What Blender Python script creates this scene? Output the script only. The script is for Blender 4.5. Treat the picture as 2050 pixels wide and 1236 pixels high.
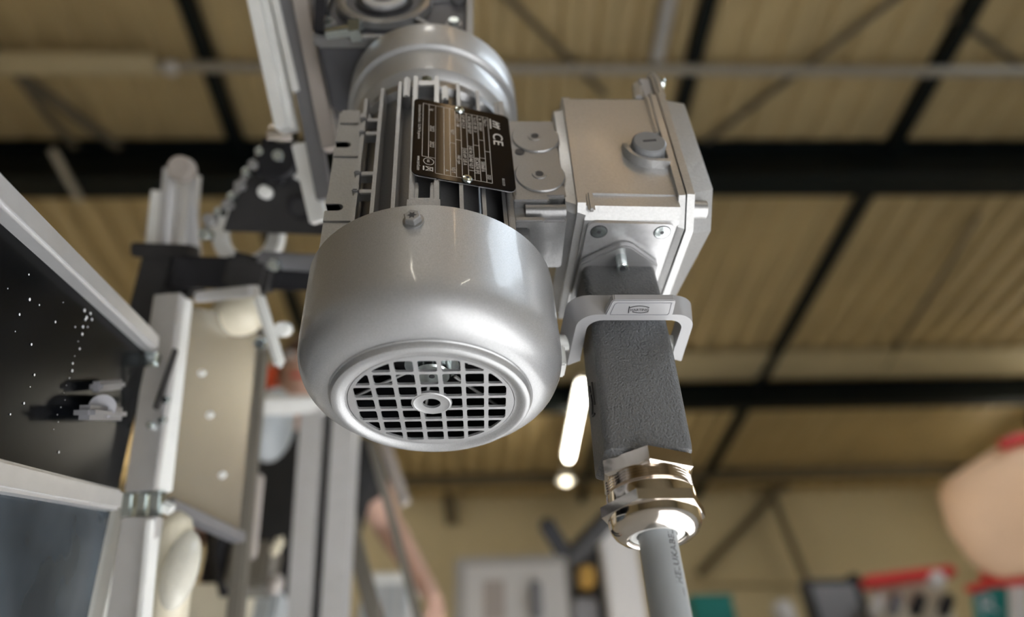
import bpy, bmesh, math, random
from mathutils import Vector, Matrix
random.seed(7)
C = bpy.context.scene.collection
for o in list(bpy.data.objects): bpy.data.objects.remove(o)
SC = bpy.context.scene

# ---------------------------------------------------------------- camera
# all sizes below are millimetres; origin = centre of the fan grille, x right, y away, z up
FPX = 1358.61
RC = Matrix(((0.99899405, -0.02747295, -0.03544199), (-0.01007834, 0.63258496, -0.77442539), (0.04369582, 0.77400355, 0.63167173)))
CT = Vector((-3.68101663, 4.35714184, 31.10479764)) * 11.5
CP = -(RC.transposed() @ CT)
cam = bpy.data.cameras.new('camera'); co = bpy.data.objects.new('camera', cam); C.objects.link(co)
rx, ry, rz = RC.transposed() @ Vector((1, 0, 0)), RC.transposed() @ Vector((0, -1, 0)), RC.transposed() @ Vector((0, 0, -1))
co.matrix_world = Matrix(((rx.x, ry.x, rz.x, CP.x * .001), (rx.y, ry.y, rz.y, CP.y * .001), (rx.z, ry.z, rz.z, CP.z * .001), (0, 0, 0, 1)))
cam.sensor_fit = 'HORIZONTAL'; cam.sensor_width = 36; cam.lens = 36 * FPX / 2050
cam.clip_start = .01; cam.clip_end = 100
cam.dof.use_dof = True; cam.dof.focus_distance = .362; cam.dof.aperture_fstop = 2.9; cam.dof.aperture_blades = 0
SC.camera = co
# ---------------------------------------------------------------- light
SC.view_settings.view_transform = 'Standard'; SC.view_settings.look = 'None'
SC.view_settings.gamma = 1; SC.view_settings.use_curve_mapping = False
SC.view_settings.exposure = 0.0
W = bpy.data.worlds.new('sky'); SC.world = W; W.use_nodes = True
W.node_tree.nodes['Background'].inputs[0].default_value = (.80, .90, 1, 1)
W.node_tree.nodes['Background'].inputs[1].default_value = 8.0
sun = bpy.data.lights.new('sun', 'SUN'); sun.energy = 22.5; sun.angle = .01; sun.color = (1, .98, .96)
so = bpy.data.objects.new('sun', sun); C.objects.link(so)
so.rotation_euler = Vector((-3.3, .8, -5.3)).to_track_quat('-Z', 'Y').to_euler()
SKYLIGHTS = [(3420, 4950, -2600, 1500)]    # openings in the roof, x0 x1 y0 y1
ROOF = 4500; FLOOR = -800
for (a, b, c, d) in SKYLIGHTS:
    L = bpy.data.lights.new('skylight_portal', 'AREA'); L.shape = 'RECTANGLE'; L.size = (b - a) * .001; L.size_y = (d - c) * .001
    L.cycles.is_portal = True
    lo = bpy.data.objects.new('skylight_portal', L); C.objects.link(lo); lo.location = ((a + b) * .0005, (c + d) * .0005, ROOF * .001 + .12)

# ---------------------------------------------------------------- helpers
def ray(u, v): return RC.transposed() @ Vector(((u - 1025) / FPX, (v - 618) / FPX, 1))
def at(u, v, depth): return CP + ray(u, v) * depth
def on(u, v, axis, val):
    d = ray(u, v); i = 'XYZ'.index(axis); return CP + d * ((val - CP[i]) / d[i])

def ortho(d, up=(0, 0, 1)):
    d = Vector(d).normalized(); up = Vector(up)
    if abs(d.dot(up.normalized())) > .98: up = Vector((0, 1, 0))
    x = d.cross(up).normalized(); y = x.cross(d).normalized()
    return x, y, d

class MB:
    def __init__(s): s.bm = bmesh.new()
    def _bev(s, verts, bev, seg=2):
        if bev <= 0: return
        vs = set(verts); es = [e for e in s.bm.edges if e.verts[0] in vs and e.verts[1] in vs]
        bmesh.ops.bevel(s.bm, geom=es, offset=bev, segments=seg, affect='EDGES', clamp_overlap=True)
    def frame_box(s, o, x, y, z, sx, sy, sz, bev=0, seg=2):
        o = Vector(o); v = []
        for k in (-.5, .5):
            for j in (-.5, .5):
                for i in (-.5, .5): v.append(s.bm.verts.new(o + x * (i * sx) + y * (j * sy) + z * (k * sz)))
        for f in ((0, 2, 3, 1), (4, 5, 7, 6), (0, 1, 5, 4), (2, 6, 7, 3), (0, 4, 6, 2), (1, 3, 7, 5)):
            s.bm.faces.new([v[i] for i in f])
        s._bev(v, bev, seg); return s
    def box(s, x0, x1, y0, y1, z0, z1, bev=0, seg=2):
        return s.frame_box(((x0 + x1) / 2, (y0 + y1) / 2, (z0 + z1) / 2), Vector((1, 0, 0)), Vector((0, 1, 0)), Vector((0, 0, 1)), x1 - x0, y1 - y0, z1 - z0, bev, seg)
    def bar(s, p0, p1, w, h, up=(0, 0, 1), bev=0):
        p0, p1 = Vector(p0), Vector(p1); x, y, d = ortho(p1 - p0, up)
        return s.frame_box((p0 + p1) / 2, x, y, d, w, h, (p1 - p0).length, bev)
    def loft(s, rings, cap=True, close=True):
        vr = [[s.bm.verts.new(Vector(p)) for p in r] for r in rings]; n = len(vr[0])
        for a, b in zip(vr, vr[1:]):
            for i in range(n if close else n - 1):
                j = (i + 1) % n; s.bm.faces.new((a[i], a[j], b[j], b[i]))
        if cap:
            s.bm.faces.new(vr[0][::-1]); s.bm.faces.new(vr[-1])
        return s
    def cyl(s, p0, p1, r0, r1=None, n=28, rot=0):
        p0, p1 = Vector(p0), Vector(p1); x, y, d = ortho(p1 - p0); r1 = r0 if r1 is None else r1
        cs = [(math.cos(rot + 2 * math.pi * i / n), math.sin(rot + 2 * math.pi * i / n)) for i in range(n)]
        return s.loft([[p0 + x * (c * r0) + y * (q * r0) for c, q in cs], [p1 + x * (c * r1) + y * (q * r1) for c, q in cs]])
    def lathe(s, prof, o=(0, 0, 0), axis=(0, 0, 1), n=64, closed=False):
        x, y, d = ortho(axis); o = Vector(o); rings = []
        for r, z in prof:
            rings.append([o + d * z + x * (r * math.cos(2 * math.pi * i / n)) + y * (r * math.sin(2 * math.pi * i / n)) for i in range(n)])
        if closed: rings.append(rings[0])
        if closed:
            vr = [[s.bm.verts.new(p) for p in r] for r in rings[:-1]]; vr.append(vr[0])
            for a, b in zip(vr, vr[1:]):
                for i in range(n):
                    j = (i + 1) % n; s.bm.faces.new((a[i], a[j], b[j], b[i]))
            return s
        return s.loft(rings)
    def tube(s, path, r, n=16):
        rings = []; path = [Vector(p) for p in path]; up = Vector((0, .3, 1))
        rr = r if isinstance(r, (list, tuple)) else [r] * len(path)
        for i, p in enumerate(path):
            d = (path[min(i + 1, len(path) - 1)] - path[max(i - 1, 0)]); x, y, d = ortho(d, up); up = y
            rings.append([p + x * (rr[i] * math.cos(2 * math.pi * k / n)) + y * (rr[i] * math.sin(2 * math.pi * k / n)) for k in range(n)])
        return s.loft(rings)
    def sphere(s, c, r, sx=1, sy=1, sz=1, n=20):
        m = Matrix.Translation(Vector(c)) @ Matrix.Diagonal((sx, sy, sz, 1))
        bmesh.ops.create_uvsphere(s.bm, u_segments=n, v_segments=n // 2 + 2, radius=r, matrix=m); return s
    def prism(s, pts, vec, bev=0, seg=2):
        vec = Vector(vec); pts = [Vector(p) for p in pts]; k = len(s.bm.verts); s.bm.verts.ensure_lookup_table()
        s.loft([pts, [p + vec for p in pts]])
        s.bm.verts.ensure_lookup_table(); s._bev(s.bm.verts[k:], bev, seg); return s
    def faces(s, vs, fs):
        v = [s.bm.verts.new(Vector(p)) for p in vs]
        for f in fs:
            try: s.bm.faces.new([v[i] for i in f])
            except ValueError: pass
        return s
    def add(s, other):
        me = bpy.data.meshes.new('tmp'); other.bm.to_mesh(me); s.bm.from_mesh(me); bpy.data.meshes.remove(me); return s
    def build(s, name, mat, parent=None, xf=None, ang=32, recalc=True, kind=None):
        bm = s.bm
        if xf:
            for v in bm.verts: v.co = xf(v.co)
        org = ORG.get(parent.name, Vector((0, 0, 0))) if parent else Vector((0, 0, 0))
        if recalc: bmesh.ops.recalc_face_normals(bm, faces=bm.faces)
        o0 = org
        if parent is None:
            zs = [v.co for v in bm.verts]
            o0 = Vector((sum(v.x for v in zs) / len(zs), sum(v.y for v in zs) / len(zs), min(v.z for v in zs)))
        for v in bm.verts: v.co = (v.co - o0) * .001
        me = bpy.data.meshes.new(name); bm.to_mesh(me); bm.free()
        if ang:
            for p in me.polygons: p.use_smooth = True
            me.set_sharp_from_angle(angle=math.radians(ang))
        me.materials.append(mat)
        ob = bpy.data.objects.new(name, me); C.objects.link(ob)
        if parent: ob.parent = parent; ORG[ob.name] = org
        else: ob.location = o0 * .001; ORG[ob.name] = o0
        if kind: ob['kind'] = kind
        return ob
ORG = {}
def tag(o, label, cat, group=None):
    o['label'] = label; o['category'] = cat
    if group: o['group'] = group
    return o
def thing(name, label, cat, base=(0, 0, 0), group=None):
    o = bpy.data.objects.new(name, None); C.objects.link(o); o.location = Vector(base) * .001; o.empty_display_size = .05
    ORG[o.name] = Vector(base); return tag(o, label, cat, group)
def boolean(a, b, op):
    me = [bpy.data.meshes.new('a'), bpy.data.meshes.new('b')]; obs = []
    for m, s in zip(me, (a, b)):
        bmesh.ops.recalc_face_normals(s.bm, faces=s.bm.faces); s.bm.to_mesh(m); o = bpy.data.objects.new('tmp', m); C.objects.link(o); obs.append(o)
    md = obs[0].modifiers.new('b', 'BOOLEAN'); md.object = obs[1]; md.operation = op; md.solver = 'EXACT'
    bpy.context.view_layer.update()
    r = bpy.data.meshes.new_from_object(obs[0].evaluated_get(bpy.context.evaluated_depsgraph_get()))
    out = MB(); out.bm.from_mesh(r)
    for o in obs: bpy.data.objects.remove(o)
    for m in me + [r]: bpy.data.meshes.remove(m)
    return out
def text(mb, s, size, fn, sx=1.0, align='LEFT', bold=0):
    cu = bpy.data.curves.new('t', 'FONT'); cu.body = s; cu.size = size; cu.align_x = align; cu.offset = bold; cu.resolution_u = 3
    o = bpy.data.objects.new('t', cu); C.objects.link(o); bpy.context.view_layer.update()
    me = bpy.data.meshes.new_from_object(o.evaluated_get(bpy.context.evaluated_depsgraph_get()))
    mb.faces([fn(v.co.x * sx, v.co.y) for v in me.vertices], [tuple(p.vertices) for p in me.polygons])
    bpy.data.objects.remove(o); bpy.data.curves.remove(cu); bpy.data.meshes.remove(me)

# ---------------------------------------------------------------- materials
def mat(name, col, metal=0, rough=.5, bump=0, bscale=500, var=0, vscale=300, coat=0, emit=0, ior=1.5, spec=.5, col2=None, trans=0, detail=3, bdist=.001, stretch=None, crough=.12):
    m = bpy.data.materials.new(name); m.use_nodes = True; nt = m.node_tree; b = nt.nodes['Principled BSDF']
    b.inputs['Base Color'].default_value = (*col, 1); b.inputs['Metallic'].default_value = metal; b.inputs['Roughness'].default_value = rough
    b.inputs['Coat Weight'].default_value = coat; b.inputs['Coat Roughness'].default_value = crough; b.inputs['IOR'].default_value = ior
    b.inputs['Specular IOR Level'].default_value = spec; b.inputs['Transmission Weight'].default_value = trans
    if emit: b.inputs['Emission Color'].default_value = (*col, 1); b.inputs['Emission Strength'].default_value = emit
    tc = nt.nodes.new('ShaderNodeTexCoord'); src = tc.outputs['Object']
    if stretch:
        mp = nt.nodes.new('ShaderNodeMapping'); mp.inputs['Scale'].default_value = stretch; nt.links.new(src, mp.inputs[0]); src = mp.outputs[0]
    if var or col2:
        n = nt.nodes.new('ShaderNodeTexNoise'); n.inputs['Scale'].default_value = vscale; n.inputs['Detail'].default_value = detail; nt.links.new(src, n.inputs['Vector'])
        r = nt.nodes.new('ShaderNodeValToRGB'); r.color_ramp.elements[0].position = .3; r.color_ramp.elements[1].position = .7
        c2 = col2 or tuple(min(1, c * (1 + var)) for c in col); c1 = col if col2 else tuple(c * (1 - var) for c in col)
        r.color_ramp.elements[0].color = (*c1, 1); r.color_ramp.elements[1].color = (*c2, 1)
        nt.links.new(n.outputs['Fac'], r.inputs[0]); nt.links.new(r.outputs[0], b.inputs['Base Color'])
    if bump:
        n = nt.nodes.new('ShaderNodeTexNoise'); n.inputs['Scale'].default_value = bscale; n.inputs['Detail'].default_value = 2; nt.links.new(src, n.inputs['Vector'])
        u = nt.nodes.new('ShaderNodeBump'); u.inputs['Strength'].default_value = bump; u.inputs['Distance'].default_value = bdist
        nt.links.new(n.outputs['Fac'], u.inputs['Height']); nt.links.new(u.outputs[0], b.inputs['Normal'])
    return m
M = {}
M['silver'] = mat('silver_paint', (.43, .435, .445), .58, .42, bump=.35, bscale=2600, var=.2, vscale=3000, bdist=.0002, coat=.45, crough=.07)
M['cast'] = mat('cast_silver_paint', (.27, .27, .275), .66, .36, coat=.2, bump=.35, bscale=700, var=.06, vscale=900, bdist=.0004)
M['boxcast'] = mat('box_silver_paint', (.40, .40, .40), .64, .36, coat=.25, bump=.4, bscale=520, var=.06, vscale=700, bdist=.0004)
M['zinc'] = mat('zinc_steel', (.62, .68, .68), 1, .22, var=.08, vscale=400)
M['nickel'] = mat('nickel_plated_brass', (.80, .74, .68), 1, .11, bump=.03, bscale=600, bdist=.0003)
M['adapter'] = mat('raw_aluminium_plate', (.55, .55, .56), .8, .38, bump=.2, bscale=900, bdist=.0003, var=.06, vscale=300)
M['hood'] = mat('dark_grey_powder_coat', (.105, .108, .112), 0, .42, bump=.9, bscale=850, bdist=.0011, var=.06, vscale=700)
M['lever'] = mat('grey_lever_plastic', (.31, .31, .32), 0, .38, bump=.04, bscale=1500, bdist=.0003)
M['cable'] = mat('grey_cable_sheath', (.30, .32, .335), 0, .42, bump=.05, bscale=900, bdist=.0003)
M['plug'] = mat('grey_plug_plastic', (.17, .175, .185), 0, .42, bump=.06, bscale=900, bdist=.0003)
M['seal'] = mat('white_seal', (.75, .75, .73), 0, .5, var=.03)
M['ink'] = mat('black_ink', (.03, .03, .035), 0, .5, var=.05)
M['black_plate'] = mat('black_name_plate', (.004, .004, .005), 0, .07, var=.1, spec=.12)
M['print'] = mat('silver_print', (.55, .55, .55), .3, .4, var=.04)
M['fan'] = mat('black_fan_plastic', (.004, .004, .005), 0, .4, var=.1, spec=.3)
M['white_edge'] = mat('grey_blade_edge', (.5, .5, .5), 0, .4, var=.05)
M['alu'] = mat('anodised_aluminium', (.66, .66, .67), .55, .34, var=.03, vscale=60)
M['alu_pale'] = mat('pale_aluminium', (.88, .89, .88), .15, .32, var=.03, vscale=60)
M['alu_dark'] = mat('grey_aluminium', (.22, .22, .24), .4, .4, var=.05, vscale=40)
M['gear_grey'] = mat('dark_grey_casting', (.075, .075, .085), .2, .45, bump=.2, bscale=300, var=.08, vscale=60, bdist=.0005)
M['taupe'] = mat('taupe_strip', (.45, .41, .385), .2, .45, var=.05, vscale=40)
M['steel_grey'] = mat('grey_steel_sheet', (.33, .33, .335), .6, .38, var=.08, vscale=15)
M['stainless'] = mat('stainless_sheet', (.46, .445, .41), .8, .26, var=.05, vscale=12)
M['white_metal'] = mat('white_lacquered_metal', (.82, .83, .81), 0, .3, var=.02)
M['black'] = mat('black_plastic', (.016, .016, .019), 0, .5, var=.15, vscale=60, spec=.22)
M['black_plate2'] = mat('black_anodised_plate', (.036, .035, .036), 0, .5, var=.08, vscale=60, spec=.25)
M['glass'] = mat('dark_tinted_glass', (.003, .0035, .0045), 0, .22, spec=.04, var=.2, vscale=4)
M['glass_sky_tint'] = mat('dark_glass_painted_reflection', (.006, .009, .013), 0, .2, spec=.2, col2=(.07, .09, .11), vscale=9)  # bluish mottling painted in for the sky reflected in the pane
M['cream'] = mat('cream_plastic', (.68, .63, .50), 0, .35, var=.06, vscale=25)
M['brown'] = mat('brown_board', (.26, .17, .08), 0, .5, var=.12, vscale=30)
M['clear'] = mat('clear_plastic', (.85, .83, .74), 0, .15, trans=.25, var=.03)
M['drop'] = mat('white_speck', (.8, .82, .85), 0, .2, var=.03)
M['rod'] = mat('brown_grey_rod', (.21, .195, .17), .5, .35, var=.06)
M['roof'] = mat('beige_roof_sheet', (.50, .385, .20), 0, .55, var=.10, vscale=1.3)
M['wall'] = mat('cream_wall', (.58, .50, .33), 0, .7, var=.05, vscale=.7)
M['beam'] = mat('dark_green_steel', (.004, .007, .007), 0, .55, var=.15, vscale=3, spec=.2)
M['purlin'] = mat('beige_purlin', (.52, .44, .28), 0, .5, var=.06, vscale=2)
M['grey_pipe'] = mat('grey_pipe', (.34, .31, .26), .1, .5, var=.06, vscale=3)
M['brace'] = mat('brown_brace', (.14, .115, .075), .1, .5, var=.08, vscale=3)
M['wall_dark'] = mat('grey_gate_wall', (.30, .27, .21), 0, .6, var=.1, vscale=.7)
M['floor'] = mat('light_concrete', (.55, .56, .57), 0, .6, var=.06, vscale=1.5)
M['skin'] = mat('skin', (.58, .37, .29), 0, .5, var=.05, vscale=20)
M['shirt'] = mat('black_cotton', (.012, .012, .013), 0, .85, var=.15, vscale=30)
M['trousers'] = mat('dark_trousers', (.03, .03, .035), 0, .85, var=.15, vscale=30)
M['hair'] = mat('dark_hair', (.10, .055, .03), 0, .6, var=.2, vscale=60)
M['orange'] = mat('orange_red_plastic', (.75, .10, .03), 0, .4, var=.05)
M['pale_blue'] = mat('pale_blue_grey_plastic', (.50, .54, .57), 0, .45, var=.12, vscale=12)
M['white_board'] = mat('white_board', (.66, .64, .63), 0, .45, var=.03)
M['frame_grey'] = mat('grey_frame', (.42, .41, .40), .1, .45, var=.04)
M['soft_grey'] = mat('soft_grey_print', (.42, .37, .34), 0, .6, var=.05)
M['teal'] = mat('teal_plastic', (.0, .20, .18), 0, .5, var=.08, vscale=6)
M['red'] = mat('red_plastic', (.62, .035, .03), 0, .45, var=.08, vscale=6)
M['peach'] = mat('peach_fabric', (.86, .58, .38), 0, .7, var=.07, vscale=3)
M['charcoal'] = mat('charcoal_plastic', (.028, .028, .031), 0, .45, var=.12, vscale=8)
M['mid_grey'] = mat('mid_grey_plastic', (.24, .24, .26), 0, .45, var=.06)
M['amber'] = mat('amber_plastic', (.42, .24, .05), 0, .45, var=.1)
M['lamp'] = mat('lamp_light', (1, .93, .78), 0, .4, emit=34)
M['fill_glow'] = mat('added_fill_glow', (1, .93, .78), 0, .4, emit=75)  # glow of the fill tubes added out of view
M['warm'] = mat('warm_streak_glow', (1, .70, .40), 0, .4, emit=11)  # glow of the panel added for the name plate streak
M['spot'] = mat('spot_light', (1, .9, .7), 0, .4, emit=8)
M['glazing'] = mat('clear_glazing', (.9, .95, 1), 0, .02, trans=1, ior=1.0)

# ================================================================ the hall
def struct(o): o['kind'] = 'structure'; return o
XL, XR, YF, YB = -8600, 8700, -8000, 10400
struct(MB().box(XL, XR, YF, YB, FLOOR - 150, FLOOR).build('floor', M['floor']))
struct(MB().box(XL, XR, YB, YB + 150, FLOOR, ROOF + 300).build('wall_back', M['wall']))
struct(MB().box(XL, XR, YF - 150, YF, FLOOR, ROOF + 300).build('wall_front', M['wall_dark']))
struct(MB().box(XL - 150, XL, YF, YB, FLOOR, ROOF + 300).build('wall_left', M['wall']))
struct(MB().box(XR, XR + 150, YF, YB, FLOOR, ROOF + 300).build('wall_right', M['wall']))
# corrugated roof: ridges along y, openings for the skylights
mb = MB(); P = 280
prof = [(0, 0), (90, 0), (125, 55), (245, 55)]
xs = []
x = XL
while x < XR:
    for a, z in prof: xs.append((x + a, z))
    x += P
def roof_strip(x0, z0, x1, z1):
    cuts = [(YF, YB)]
    for (a, b, c, d) in SKYLIGHTS:
        if x0 >= a - 1 and x1 <= b + 1: cuts = [(YF, c), (d, YB)]
    for y0, y1 in cuts:
        mb.faces([(x0, y0, ROOF + z0), (x1, y0, ROOF + z1), (x1, y1, ROOF + z1), (x0, y1, ROOF + z0)], [(0, 1, 2, 3)])
for (x0, z0), (x1, z1) in zip(xs, xs[1:]): roof_strip(x0, z0, x1, z1)
struct(mb.build('ceiling', M['roof'], recalc=False, ang=0))

# steel beams across the hall (I-sections along x)
def ibeam(y, zb, h, w, name, label):
    t = thing(name, label, 'beam', (0, y, zb))
    MB().box(XL, XR, y - w / 2, y + w / 2, zb, zb + 20).build('lower_flange', M['beam'], t)
    MB().box(XL, XR, y - 8, y + 8, zb + 20, zb + h - 20).build('web', M['beam'], t)
    MB().box(XL, XR, y - w / 2, y + w / 2, zb + h - 20, zb + h).build('upper_flange', M['beam'], t)
ibeam(3290, 4010, 470, 220, 'steel_beam', 'broad dark steel beam across the whole roof behind the motor')
ibeam(7000, 4130, 350, 150, 'steel_beam', 'thin dark steel beam across the roof further back, above the ceiling lamp')
# dark rafters along y under the sheet
for x0, lab in ((-1960, 'narrow dark steel rafter in the roof left of the conveyor column'), (1630, 'narrow dark steel rafter in the roof above the terminal box'),
                (3540, 'long dark diagonal-looking steel rafter in the roof right of the connector')):
    tag(MB().box(x0 - 45, x0 + 45, 500, YB, ROOF - 130, ROOF - 2).build('roof_rafter', M['beam']), lab, 'rafter')
# purlins / pipes across
t = thing('roof_purlin', 'pale beige roof purlin at the upper left, with a pale ball for a glow dot at its end', 'purlin', (-4600, 2440, ROOF - 190))
MB().box(-7600, -2290, 2330, 2500, ROOF - 190, ROOF - 135, bev=6).build('channel', M['purlin'], t)
MB().sphere(on(342, 136, 'Z', ROOF - 190), 55).build('cap_or_glow_dot', M['white_board'], t)  # pale ball standing for a blurred glow dot
tag(MB().cyl((-2290, 2440, ROOF - 160), (7500, 2450, ROOF - 160), 42, n=16).build('overhead_pipe', M['grey_pipe']), 'slim grey pipe running across the roof above the motor', 'pipe')
tag(MB().box(1290, 1380, 600, 2390, ROOF - 160, ROOF - 100, bev=8).build('cable_tray', M['frame_grey']), 'pale grey tray in the roof above the terminal box', 'tray')
tag(MB().box(XL, XR, 6250, 6800, ROOF - 60, ROOF - 4, bev=6).build('roof_purlin', M['purlin']), 'wide pale purlin in the roof just before the thin dark beam', 'purlin')
tag(MB().box(XL, XR, 9480, 9620, ROOF - 150, ROOF - 4, bev=6).build('roof_purlin', M['brace']), 'brown purlin near the back wall behind the lit lamp', 'purlin')
# cross bracing in the roof plane
def rod(p, q, lab, r=26, m='brace', z=ROOF - 45):
    a, b = on(*p, 'Z', z), on(*q, 'Z', z)
    tag(MB().cyl(a, b, r, n=12).build('brace_rod', M[m]), lab, 'brace')
rod((1000, -20), (1212, 190), 'brown brace in the roof between the motor and the terminal box')
rod((1815, -20), (1412, 285), 'long brown brace in the roof slanting above the terminal box lid')
rod((1905, 30), (2120, 190), 'short brown brace in the roof at the upper right corner')
rod((10, 130), (240, 296), 'thick brown brace in the roof at the upper left, the right one of two', r=40)
rod((-40, 60), (150, 296), 'brown brace in the roof at the upper left, the left one of two', r=32, z=ROOF - 140)
rod((105, 300), (160, 400), 'grey strut hanging under the broad dark beam at the left', m='grey_pipe', z=3990)
rod((1960, 430), (1770, 740), 'thin brown brace in the roof at the right, below the broad beam', r=22)
# ceiling lamps (tubes along y), all but the first added unseen as fill
def tube_lamp(x, y0, y1, z, lab, m='lamp'):
    t = thing('ceiling_or_fill_lamp', lab, 'lamp', (x, (y0 + y1) / 2, z))
    MB().cyl((x, y0, z), (x, y1, z), 38, n=16).build('light_tube', M[m], t)
    MB().box(x - 60, x + 60, y0 - 40, y1 + 40, z + 40, z + 95, bev=6).build('housing', M['white_metal'], t)
    for yy in (y0 + 250, y1 - 250): MB().cyl((x, yy, z + 95), (x, yy, ROOF), 6, n=8).build('hanger', M['grey_pipe'], t)
tube_lamp(1190, 6350, 8180, 4080, 'lit tube lamp hanging under the roof left of the connector')
tube_lamp(-6600, 3600, 6400, 4080, 'fill tube lamp added unseen beyond the left edge', 'fill_glow')
tube_lamp(7900, 5600, 8800, 3900, 'fill tube lamp added unseen beyond the right edge')
tube_lamp(-4300, 8000, 9600, 4000, 'fill tube lamp added out of sight near the back wall at the left', 'fill_glow')
tube_lamp(-1300, -6600, -4500, 4080, 'fill tube lamp added unseen far behind the viewer, left row')
tube_lamp(3000, -6600, -4500, 4080, 'fill tube lamp added unseen far behind the viewer, right row')
# added unseen: fill lamps, and a warm panel to reflect in the name plate
def fill_lamp(x, y, w, lab):
    z = 4150; t = thing('added_fill_lamp', lab, 'lamp', (x, y, z))
    MB().lathe([(60, 260), (90, 200), (330, 20), (340, 0), (325, 0), (80, 190), (50, 250)], (x, y, z), n=32, closed=True).build('fill_reflector', M['white_metal'], t)
    MB().lathe([(.01, 60), (120, 60), (120, 70), (.01, 70)], (x, y, z), n=24).build('light_disc', M['spot'], t)
    MB().cyl((x, y, z + 250), (x, y, ROOF), 15, n=10).build('hanger', M['grey_pipe'], t)
    L = bpy.data.lights.new('lamp_light', 'AREA'); L.shape = 'DISK'; L.size = .62; L.energy = w; L.color = (1, .99, .98); L.spread = math.radians(110)
    lo = bpy.data.objects.new('lamp_light', L); C.objects.link(lo); lo.location = (0, 0, -.01); lo.parent = t
fill_lamp(-1300, 700, 4, 'bell-shaped fill lamp added unseen above the conveyor')
fill_lamp(-300, -2700, 6, 'bell-shaped fill lamp added unseen behind the viewer')
t = thing('plate_streak_panel', 'slim warm glowing panel added unseen behind the viewer to streak the name plate', 'lamp', (1240, -3100, 4200))
MB().bar((900, -2250, 4200), (1590, -3970, 4200), 66, 30, bev=4).build('added_streak_panel', M['warm'], t)
for q in (.2, .8): MB().cyl((900 + 690 * q, -2250 - 1720 * q, 4210), (900 + 690 * q, -2250 - 1720 * q, ROOF), 6, n=8).build('hanger', M['grey_pipe'], t)
p = on(1133, 965, 'Z', 4080)
t = thing('spot_lamp', 'small round glowing lamp below the tube lamp', 'lamp', p)
MB().sphere(p, 52, sz=.7).build('bulb', M['spot'], t)
MB().lathe([(20, 240), (95, 60), (110, 0), (104, 0), (88, 55), (14, 232)], p + Vector((0, 0, 10)), n=24, closed=True).build('shade', M['white_metal'], t)
MB().cyl(p + Vector((0, 0, 240)), (p.x, p.y, ROOF), 8, n=8).build('cord', M['black'], t)
# framework on the back wall
def wallbar(p, q, w, lab, m='brace', y=YB - 60):
    a, b = on(*p, 'Y', y), on(*q, 'Y', y)
    tag(MB().bar(a, b, w, 90, up=(0, 1, 0)).build('wall_strut', M[m]), lab, 'strut')
wallbar((1400, 1150), (1555, 985), 110, 'brown strut on the back wall rising to a node right of the cable')
wallbar((1545, 985), (1660, 905), 150, 'short dark strut on the back wall above the node right of the cable', y=YB - 170)
wallbar((1545, 990), (1625, 1190), 90, 'brown strut on the back wall falling from the node right of the cable', y=YB - 280)
wallbar((1380, 1168), (1600, 1172), 45, 'thin pale rail on the back wall above the teal bin', m='purlin')
wallbar((890, 930), (905, 1050), 190, 'dark hanging bracket on the back wall below the fan cover')
p = on(2044, 800, 'Y', 8000)
tag(MB().box(p.x - 60, p.x + 120, 7900, 8060, FLOOR, ROOF - 5).build('hall_column', M['beam']), 'dark steel hall column at the right edge', 'column')

# ================================================================ electric motor
def shear(v): return Vector((v.x - .033 * v.z, v.y, v.z))
motor = thing('electric_motor', 'silver painted electric motor hanging fan end down, with black name plate', 'motor', (0, 0, 0))
# fan cover: pressed shell with flat raised grille
R = 71.6; pr = [(R, 75.2), (R, 30)]
for k in range(1, 13):
    a = math.radians(90 * k / 12); pr.append((R - 19 + 19 * math.cos(a), 27 - 24.5 * math.sin(a) ** 1.0))
pr += [(53.6, 2.2), (52.9, 1.6), (52.6, .2), (51.8, -1.3), (50.4, -2.0), (48.6, -1.9), (46.8, -1.0), (45.4, -.2), (44.5, 0), (43.5, 0)]
inn = [(r - 1.3, z + 1.3) for r, z in pr[::-1]]
inn[0] = (43.5, 1.4); inn[-1] = (R - 1.3, 75.2)
cover = MB().lathe(pr + inn, n=128, closed=True)
holes = MB()
for i in range(-3, 4):
    for j in range(-3, 4):
        if abs(i) + abs(j) >= 6: continue
        k = len(holes.bm.verts)
        x, y, h = i * 11.5, j * 11.5, 4.65
        pts = []
        for (cx, cy, a0) in ((x + h - 1, y + h - 1, 0), (x - h + 1, y + h - 1, 90), (x - h + 1, y - h + 1, 180), (x + h - 1, y - h + 1, 270)):
            for q in range(3): a = math.radians(a0 + 45 * q); pts.append((cx + math.cos(a), cy + math.sin(a), -4))
        holes.prism(pts, (0, 0, 9))
holes = boolean(holes, MB().lathe([(0.01, -6), (41.6, -6), (41.6, 7), (0.01, 7)], n=72), 'INTERSECT')
holes = boolean(holes, MB().lathe([(.01, -7), (10.8, -7), (10.8, 8), (.01, 8)], n=16), 'DIFFERENCE')
disc = MB().lathe([(4.7, 0), (8.6, 0), (9.6, -.35), (10.2, 0), (43.8, 0), (43.8, 1.4), (4.7, 1.4)], n=96, closed=True)
disc = boolean(disc, holes, 'DIFFERENCE')
fc = cover.build('fan_cover', M['silver'], motor, shear)
disc.build('grille', M['silver'], fc, shear, ang=25)
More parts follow.
